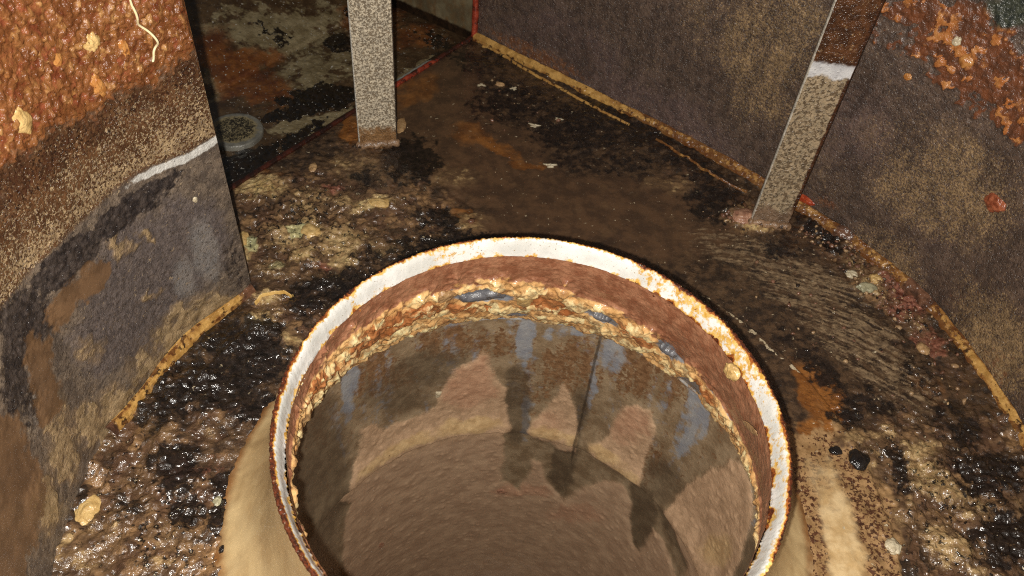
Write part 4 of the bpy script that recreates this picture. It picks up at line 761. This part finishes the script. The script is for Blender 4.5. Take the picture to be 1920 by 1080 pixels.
# ================================================================== discharge side behind the red seam
dis = empty('discharge_duct', 'dark stained discharge opening behind the red seam at the top', 'duct', (float(CORNER[0]), float(CORNER[1]), 0))
offD = Vector(dis.location)
def D_(o): o.location = -offD; return o
a_, b_ = mesh_grid(-.47, .03, .0, .40, .0016)
P = S_disch(a_, b_)
nn = fbm(a_ * 40, b_ * 40, 4, 701); nf = fbm(a_ * 200, b_ * 200, 3, 702)
gg = blobs(a_, b_, DI_GREY, .012, 50, 703); rd = blobs(a_, b_, DI_RED, .015, 50, 704); bk = blobs(a_, b_, DI_BLACK, .014, 60, 705)
P[..., 2] += .0006 * nf + .0008 * nn * (1 - np.clip(gg, 0, 1)) + .0012 * np.clip(bk, 0, 1) * (nf + .4)
w2, id2 = worley(a_ * 110, b_ * 110, 706)
P[..., 2] += .003 * np.clip(.4 - w2, 0, 1) * (id2 > .72)
m_dis = layered('discharge_film', (C(54, 38, 24, 1.3), C(78, 60, 40, 1.3), 50, .3), [
    dict(a='grey', na=2.4, ns=60, nd=6, t=.62, s=.14, c=(C(96, 84, 60, 1.5), C(122, 110, 84, 1.5)), cs=60, r=.3),
    dict(a='red', na=1.4, ns=60, t=.42, s=.3, c=(C(74, 38, 18, 1.6), C(104, 62, 28, 1.6)), cs=60, r=.22, o=.9),
    dict(a='black', na=1.9, ns=90, nd=7, nr=.7, t=.58, s=.06, c=(C(16, 12, 10), C(32, 24, 18)), cs=120, r=.2, h=.4),
    dict(a=None, na=1.0, ns=300, nd=4, t=.17, s=.03, c=(C(36, 28, 20), C(50, 40, 28)), cs=120, r=.25, h=.3),
    dict(a=None, na=1.0, ns=320, nd=2, t=.19, s=.02, c=(C(170, 166, 158), C(190, 186, 176)), cs=120, r=.25, h=.3),
], bumps=((400, .5), (160, .6)), bdist=.0014, coat=.7, crough=.1)
D_(grid_mesh('floor_panel', P, m_dis, dis, dict(grey=gg, red=rd, black=bk), flip=False))
# clean strip of plate along the seam, a joggle step
m_strip = layered('clean_strip', (C(120, 120, 114, 1.6), C(140, 140, 132, 1.6), 60, .35), [
    dict(a='end', na=.8, ns=90, t=.5, s=.1, c=(C(30, 22, 16), C(60, 44, 28)), cs=100, r=.25)], bdist=.0008)
ss, kk = np.meshgrid(np.linspace(-.20, -.02, 90), np.linspace(0, 1, 5), indexing='ij')
p = CORNER + ss[..., None] * DV + (.003 + .009 * kk)[..., None] * NV
D_(grid_mesh('clean_strip', np.stack([p[..., 0], p[..., 1], -.0018 - .002 * kk], -1), m_strip, dis,
    dict(end=sstep(-.078, -.060, ss) + .8 * sstep(-.145, -.150, ss) + .6 * kk ** 3), flip=False))
# side wall of the discharge, going on from the far corner
BW = np.array([-.866, .50])
ss, zz = mesh_grid(.0, .40, -.02, .40, .0024)
p = CORNER + ss[..., None] * BW
nf = fbm(ss * 200, zz * 30, 3, 711)
m_bw = layered('discharge_side', (C(70, 62, 46, 1.8), C(96, 88, 68, 1.8), 40, .4), [
    dict(a='run', na=1.0, ns=120, t=.55, s=.3, c=(C(70, 44, 22, 1.6), C(92, 66, 36, 1.6)), cs=60, r=.35, o=.8),
    dict(a='foot', na=.6, ns=90, t=.5, s=.2, c=(C(26, 18, 12), C(46, 32, 20)), cs=90, r=.25)], bumps=((500, .3), (160, .3)), bdist=.001)
D_(grid_mesh('side_wall', np.stack([p[..., 0], p[..., 1], zz], -1) + .0004 * nf[..., None], m_bw, dis,
    dict(run=.45 + .4 * fbm(ss * 90, zz * 7, 3, 712), foot=sstep(.012, .0, zz)), flip=False))
# red sealant beads: along the floor seam and up the corner
m_red = layered('red_sealant', (C(124, 44, 28, 1.3), C(158, 66, 44, 1.3), 120, .35), [
    dict(a='dirt', na=1.5, ns=140, t=.58, s=.12, c=(C(34, 18, 14), C(66, 30, 20)), cs=120, r=.25)], bumps=((400, .5), (150, .5)), bdist=.001)
def tube(name, path, rad, mat, parent=None, fix=lambda o: o, attrs=None, k=10, cap=True):
    path = np.asarray(path, float); n_ = len(path); rad = np.broadcast_to(rad, (n_,))
    t = np.gradient(path, axis=0); t /= np.linalg.norm(t, axis=1, keepdims=True)
    ref = np.array([0, 0, 1.]) if abs(t[:, 2]).mean() < .7 else np.array([1., 0, 0])
    s1 = np.cross(t, ref); s1 /= np.linalg.norm(s1, axis=1, keepdims=True); s2 = np.cross(s1, t)
    an = np.linspace(0, 2 * math.pi, k, endpoint=False)
    rad = rad.copy()
    if cap: rad[0] *= .1; rad[-1] *= .1
    P = path[None] + rad[None, :, None] * (np.cos(an)[:, None, None] * s1[None] + np.sin(an)[:, None, None] * s2[None])
    return fix(grid_mesh(name, P, mat, parent, attrs and {a: np.broadcast_to(b, (k, n_)) for a, b in attrs.items()}, wrap=True))
q = np.linspace(-.44, .004, 200)
dirt = .60 + .55 * np.exp(-((q + .045) / .022) ** 2) + .35 * sstep(-.15, -.2, q) + .3 * fbm(q * 40, q * 0, 2, 721)
pp = CORNER + q[:, None] * DV
tube('red_bead', np.c_[pp, .0008 + .0008 * fbm(q * 80, q * 0, 2, 722)],   .0030 * (1 + .3 * fbm(q * 60, q * 0, 3, 723)), m_red, dis, D_, dict(dirt=dirt))
q = np.linspace(.002, .40, 120)
tube('red_bead', np.c_[np.full_like(q, CORNER[0] + .0008) + .0006 * np.sin(q * 60), np.full_like(q, CORNER[1] - .0022), q],
     .0040 * (1 + .25 * fbm(q * 50, q * 0, 3, 724)), m_red, dis, D_, dict(dirt=.44 + .2 * fbm(q * 30, q * 0, 3, 725)))
# round plug in the discharge floor
dc = np.mean(np.array(DISC), axis=0); dctr = CORNER + dc[0] * DV + dc[1] * NV
pr = _catmull([(.0003, .0034), (.012, .0034), (.021, .0033), (.0245, .0034), (.0282, .0030), (.0292, .0012), (.0293, -.003)], 5)
tt, kk = np.meshgrid(np.linspace(0, 2 * math.pi, 72, endpoint=False), np.arange(len(pr)), indexing='ij')
m_plug = layered('plug_zinc', (C(84, 82, 76, 1.4), C(110, 108, 100, 1.4), 60, .3), [
    dict(a='mid', na=1.2, ns=110, t=.45, s=.2, c=(C(110, 98, 70, 1.6), C(120, 110, 84, 1.6)), cs=80, r=.3),
    dict(a='mid', na=1.8, ns=260, nd=3, dist=1.5, t=.72, s=.08, c=(C(30, 26, 20), C(50, 44, 34)), cs=100, r=.3, h=.3)], bdist=.0008)
plug = grid_mesh('round_plug', np.stack([pr[kk, 0] * np.cos(tt), pr[kk, 0] * np.sin(tt), pr[kk, 1]], -1), m_plug, None,
                 dict(mid=sstep(.028, .018, pr[kk, 0]) * .62 + .16), wrap=True)
plug.location = (float(dctr[0]), float(dctr[1]), -.0035)
tag(plug, 'round grey plug disc in the dark floor beyond the left wall edge', 'plug')

# ================================================================== support struts
def strut(name, p0, p1, label, layers, base, z1=.42, bands=None, seed=800):
    p0 = np.array(p0); p1 = np.array(p1); mid = (p0 + p1) / 2; e = (p1 - p0); w = np.linalg.norm(e); e /= w
    nrm = np.array([e[1], -e[0]])
    if nrm @ (CAM[:2] - mid) < 0: nrm = -nrm
    T = .0045
    o = empty(name, label, 'strut', (float(mid[0]), float(mid[1]), 0)); tag(o, group='flat bar struts standing on the floor')
    # cross-section ring: front face in fine steps, rounded corners, back
    cs = [(-w / 2, -T)] + [(-w / 2, -T * .5), (-w / 2, -.0006), (-w / 2 + .0006, 0)] + [(x, 0) for x in np.linspace(-w / 2 + .0016, w / 2 - .0016, 38)] \
        + [(w / 2 - .0006, 0), (w / 2, -.0006), (w / 2, -T * .5), (w / 2, -T), (0, -T)]
    cs = np.array(cs)
    zz = np.arange(-.002, z1, .0010)
    K, Z = np.meshgrid(np.arange(len(cs)), zz, indexing='ij')
    x = cs[K, 0]; d = cs[K, 1]
    front = (d > -1e-5).astype(float)
    w1, i1 = worley(x * 420, Z * 420, seed); nf = fbm(x * 220, Z * 220, 3, seed + 1); nn = fbm(x * 50, Z * 50, 3, seed + 2)
    film = 1 - (bands(x, Z) if bands else 0 * x)
    d2 = d + front * film * (.0007 * np.clip(.75 - w1, 0, 1) + .0003 * nf)
    footm = sstep(.055, .004, Z + .012 * nn)
    d2 = d2 + front * footm * (.0010 + .0016 * nn)
    P = np.stack([e[0] * x + nrm[0] * d2, e[1] * x + nrm[1] * d2, Z], -1)
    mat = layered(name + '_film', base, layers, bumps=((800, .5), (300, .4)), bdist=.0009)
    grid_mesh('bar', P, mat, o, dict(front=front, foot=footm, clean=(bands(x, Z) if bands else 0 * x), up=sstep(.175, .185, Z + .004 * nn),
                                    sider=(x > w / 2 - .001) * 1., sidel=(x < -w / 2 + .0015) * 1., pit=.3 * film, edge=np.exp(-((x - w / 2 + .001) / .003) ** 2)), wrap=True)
    # weld at the foot
    q = np.linspace(-w / 2 - .003, w / 2 + .003, 30)
    pth = np.stack([e[0] * q + nrm[0] * .001, e[1] * q + nrm[1] * .001, .0045 + .001 * np.sin(q * 500)], -1)
    tube('weld', pth, .0042 * (1 + .3 * fbm(q * 200, q * 0, 2, seed + 5)), m_weld, o, attrs=dict(d=np.full(30, .5)))
    return o
m_weld = layered('weld_grease', (C(110, 84, 60), C(150, 120, 92), 120, .3), [
    dict(a='d', na=2.0, ns=160, t=.7, s=.12, c=(C(40, 30, 24), C(70, 50, 38)), cs=120, r=.2, h=.3)], bdist=.0015)
strut('support_strut', (-.1955, .3885), (-.1575, .4005), 'upright flat bar with grainy tan-grey film, the left one, standing before the red seam', [
    dict(a='pit', na=1.7, ns=520, nd=3, nr=.5, dist=.6, t=.36, s=.10, c=(C(110, 96, 78, 1.4), C(132, 116, 94, 1.4)), cs=160, r=.4, h=-.6),
    dict(a='foot', na=.8, ns=110, t=.62, s=.15, c=(C(112, 82, 52, 1.3), C(140, 106, 70, 1.3)), cs=120, r=.3, h=.2),
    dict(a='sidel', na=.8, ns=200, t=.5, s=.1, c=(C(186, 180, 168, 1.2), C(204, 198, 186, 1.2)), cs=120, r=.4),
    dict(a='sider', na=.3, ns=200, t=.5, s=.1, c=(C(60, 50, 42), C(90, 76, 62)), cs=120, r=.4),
], (C(160, 150, 132, 1.5), C(186, 174, 152, 1.5), 200, .45), seed=810)
band2 = lambda x, Z: sstep(.1700, .1780, Z + .002 * np.sin(x * 300)) * sstep(.1915, .1825, Z)
strut('support_strut', (.2065, .335), (.2435, .3325), 'upright flat bar with a clean white band, the right one of two', [
    dict(a='pit', na=2.4, ns=320, nd=2, nr=.55, dist=.4, t=.36, s=.2, c=(C(80, 67, 52, 1.35), C(104, 88, 68, 1.35)), cs=160, r=.3, h=.5),
    dict(a='up', na=.6, ns=160, t=.5, s=.12, c=(C(56, 35, 23, 1.3), C(88, 56, 34, 1.3)), cs=110, r=.2),
    dict(a='up', na=2.2, ns=380, nd=3, t=1.32, s=.12, c=(C(140, 106, 72, 1.2), C(170, 136, 96, 1.2)), cs=160, r=.25, h=.4),
    dict(a='edge', na=1.0, ns=100, t=.62, s=.2, c=(C(56, 32, 20), C(80, 48, 28)), cs=160, r=.3),
    dict(a='foot', na=.8, ns=110, t=.62, s=.2, c=(C(96, 78, 62, 1.3), C(120, 98, 78, 1.3)), cs=120, r=.3, h=.2),
    dict(a='clean', na=.9, ns=320, t=.5, s=.3, c=(C(176, 176, 178, 1.3), C(196, 196, 196, 1.3)), cs=120, r=.45),
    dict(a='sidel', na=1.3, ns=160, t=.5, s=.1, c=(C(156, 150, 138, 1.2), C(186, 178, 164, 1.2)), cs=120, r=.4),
    dict(a='sider', na=.3, ns=200, t=.5, s=.1, c=(C(44, 28, 18), C(70, 44, 28)), cs=120, r=.35),  # shade on the bar's right thickness, put into its colour as dark brown
], (C(128, 114, 92, 1.5), C(150, 132, 106, 1.5), 160, .42), bands=band2, seed=830)

# ================================================================== single lumps, crumbs and flakes
LM = {}
def lump_mat(k):
    if k in LM: return LM[k]
    cols = dict(pale=((182, 148, 92), (206, 174, 116), .3), tar=((16, 15, 16), (34, 30, 28), .14), red=((112, 54, 34), (160, 92, 62), .22),
                ivory=((178, 164, 136), (200, 188, 160), .3), tan=((150, 116, 78), (180, 146, 104), .32), amber=((160, 102, 50), (186, 132, 74), .28),
                redwet=((146, 52, 28), (170, 76, 44), .15), pinkgrease=((140, 98, 78), (176, 134, 108), .26), tanflat=((164, 138, 96), (190, 164, 120), .36),
                greenish=((140, 136, 110), (166, 160, 130), .3))
    c1, c2, r_ = cols[k]
    LM[k] = layered('lump_' + k, (C(*c1), C(*c2), 160, r_), [
        dict(a=None, na=1.0, ns=260, nd=4, t=.20, s=.05, c=(C(*[x * .55 for x in c1]), C(*[x * .7 for x in c1])), cs=200, r=r_ * .9, h=.2)],
        bumps=((700, .5), (250, .6)), bdist=.0010)
    return LM[k]
NAMES = {'grease chunk': 'grease_chunk', 'tar glob': 'tar_glob', 'tar blob': 'tar_blob'}
def lump(surf, P, N, a, b, mk, seed, label, cat, group):
    rs = np.random.RandomState(seed)
    nlat, nlon = 21, 36
    la, lo = np.meshgrid(np.linspace(0, math.pi, nlat), np.linspace(0, 2 * math.pi, nlon, endpoint=False), indexing='ij')
    X = np.sin(la) * np.cos(lo); Y = np.sin(la) * np.sin(lo); Z = np.cos(la)
    f = np.ones_like(X)
    for q in range(7):
        d = rs.normal(size=3); d /= np.linalg.norm(d)
        f += rs.uniform(.05, .22) * np.exp(-(((X - d[0]) ** 2 + (Y - d[1]) ** 2 + (Z - d[2]) ** 2) / rs.uniform(.15, .5)))
        d = rs.normal(size=3); f += .05 * np.sin(5 * (X * d[0] + Y * d[1] + Z * d[2]) + q)
    for q in range(60):
        d = rs.normal(size=3); d /= np.linalg.norm(d)
        f += rs.uniform(-.05, .09) * np.exp(-(((X - d[0]) ** 2 + (Y - d[1]) ** 2 + (Z - d[2]) ** 2) / rs.uniform(.012, .07)))
    if cat == 'flake': f *= 1 + .35 * np.sin(lo * 3 + seed) * np.sin(la) + .25 * np.sin(lo * 5 + 2 * seed)
    f /= f.mean()
    N = Vector(N).normalized()
    # the two in-surface axes: one across the camera's right, one upright on screen
    A = Vector(CAM_RIGHT); A = (A - N * A.dot(N)).normalized(); B_ = N.cross(A)
    fore = max(.45, abs(B_.dot(Vector(CAM_BACK)).__rsub__(0)) * 0 + (1 - B_.dot(Vector(CAM_BACK)) ** 2) ** .5)
    b = .85 * b / fore; c = .5 * min(a, b)
    if mk == 'tar':
        c = .55 * min(a, b); f = 1 + .4 * (f - 1)
        for q in range(26):
            d = rs.normal(size=3); d /= np.linalg.norm(d)
            f += rs.uniform(.08, .22) * np.exp(-(((X - d[0]) ** 2 + (Y - d[1]) ** 2 + (Z - d[2]) ** 2) / rs.uniform(.04, .12)))
        f /= f.mean()
    if cat in ('flake', 'grease flake', 'flat lump'): c *= .5
    base = Vector(P)
    if surf == 'floor': base.z = float(crust_z(np.array([P[0]]), np.array([P[1]]))[0])
    V = np.stack([X * f * a, Y * f * b, Z * f * c], -1)
    R = np.array([A[:], B_[:], N[:]])
    V = V @ R
    nm = cat.replace(' ', '_')
    o = grid_mesh(nm, V.transpose(1, 0, 2), lump_mat(mk), None, None, wrap=True)
    lift = -.05 * c + (.0030 if surf == 'conein' else .0028 if (surf == 'lwall' and P[2] > .2) else .0004)
    o.location = base + N * lift
    return tag(o, label, cat, group)
GROUPS = {'flake': 'white flakes on the dark floor', 'crumb': 'single pale crumbs', 'grease lump': 'single grease lumps', 'grease clump': 'clumps on the left wall and floor',
          'grease bead': 'round grease beads', 'grease heap': 'grease heaps at the strut foot', 'grease flake': 'tan grease flakes'}
for row in LUMPS: lump(*row[:-1], GROUPS.get(row[8]))

# the white fibre hanging in the orange crust of the left wall
fs = np.array(FIBRE); fp = _catmull([(a, b, 0) for a, b in fs], 10)[:, :2]
fp = np.vstack([[fp[0] + np.array([-.0005, .03])], fp])
W3 = S_wall(fp[:, 0], fp[:, 1]); nn3 = np.concatenate([scroll_n(fp[:, 0]), np.zeros((len(fp), 1))], 1)
W3 = W3 + nn3 * (.009 + .002 * np.sin(np.arange(len(fp)) * .2))[:, None]
m_fib = layered('fibre', (C(214, 196, 150), C(226, 212, 172), 200, .4), [], bdist=.0004)
fib = tube('fibre', W3, .00075, m_fib, None)
tag(fib, 'thin white fibre curling down over the orange crust on the left wall', 'fibre')

# small crumbs scattered over the dark floor at the right and around the strut feet: too many to count, one object
rs = np.random.RandomState(77)
ico = np.array([(0, 0, 1)] + [(.894 * math.cos(a), .894 * math.sin(a), .447) for a in np.arange(5) * 1.2566] +
               [(.894 * math.cos(a), .894 * math.sin(a), -.447) for a in np.arange(5) * 1.2566 + .628] + [(0, 0, -1)])
icf = [(0, i + 1, (i + 1) % 5 + 1) for i in range(5)] + [(i + 1, i + 6, (i + 1) % 5 + 1) for i in range(5)] + \
      [((i + 1) % 5 + 1, i + 6, (i + 1) % 5 + 6) for i in range(5)] + [(11, (i + 1) % 5 + 6, i + 6) for i in range(5)]
icf = np.array(icf)
CV, CF, CT = [], [], []
for (cx, cy, a, b2, c2, d2, st_), cnt in zip(CRUMBS, CRUMB_N):
    Mi = np.linalg.inv(np.array([[a, b2], [c2, d2]]))
    for q in range(cnt):
        p = np.array([cx, cy]) + Mi @ rs.normal(size=2) * .75
        if np.hypot(*p) < .215 or np.hypot(*p) > wall_radius(math.atan2(p[1], p[0])) - .004: continue
        sz = .0007 + .0022 * rs.rand() ** 2.2
        vv = ico * (1 + .3 * rs.normal(size=(12, 1))) * sz * rs.uniform(.7, 1.4, size=3)
        an = rs.rand() * 6.28; ca, sa = math.cos(an), math.sin(an)
        vv = np.stack([vv[:, 0] * ca - vv[:, 1] * sa, vv[:, 0] * sa + vv[:, 1] * ca, vv[:, 2] * .8], 1)
        zc = float(crust_z(p[:1], p[1:])[0])
        CF.append(icf + 12 * len(CV)); CV.append(vv + np.array([p[0], p[1], zc + .2 * sz])); CT.append(np.full(12, rs.rand()))
m_crumb = layered('crumbs', (C(96, 66, 50), C(128, 92, 72), 110, .28), [
    dict(a='tone', na=.3, ns=110, t=.55, s=.1, c=(C(146, 116, 84), C(176, 146, 108)), cs=190, r=.3),
    dict(a='tone', na=.3, ns=110, t=.84, s=.05, c=(C(30, 24, 22), C(50, 40, 34)), cs=190, r=.2)], bumps=((520, .5),), bdist=.0008)
cr = raw_mesh('grease_crumbs', np.vstack(CV), np.vstack(CF), m_crumb, None, dict(tone=np.concatenate(CT)))
tag(cr, 'scattered small grease crumbs on the dark floor', kind='stuff')
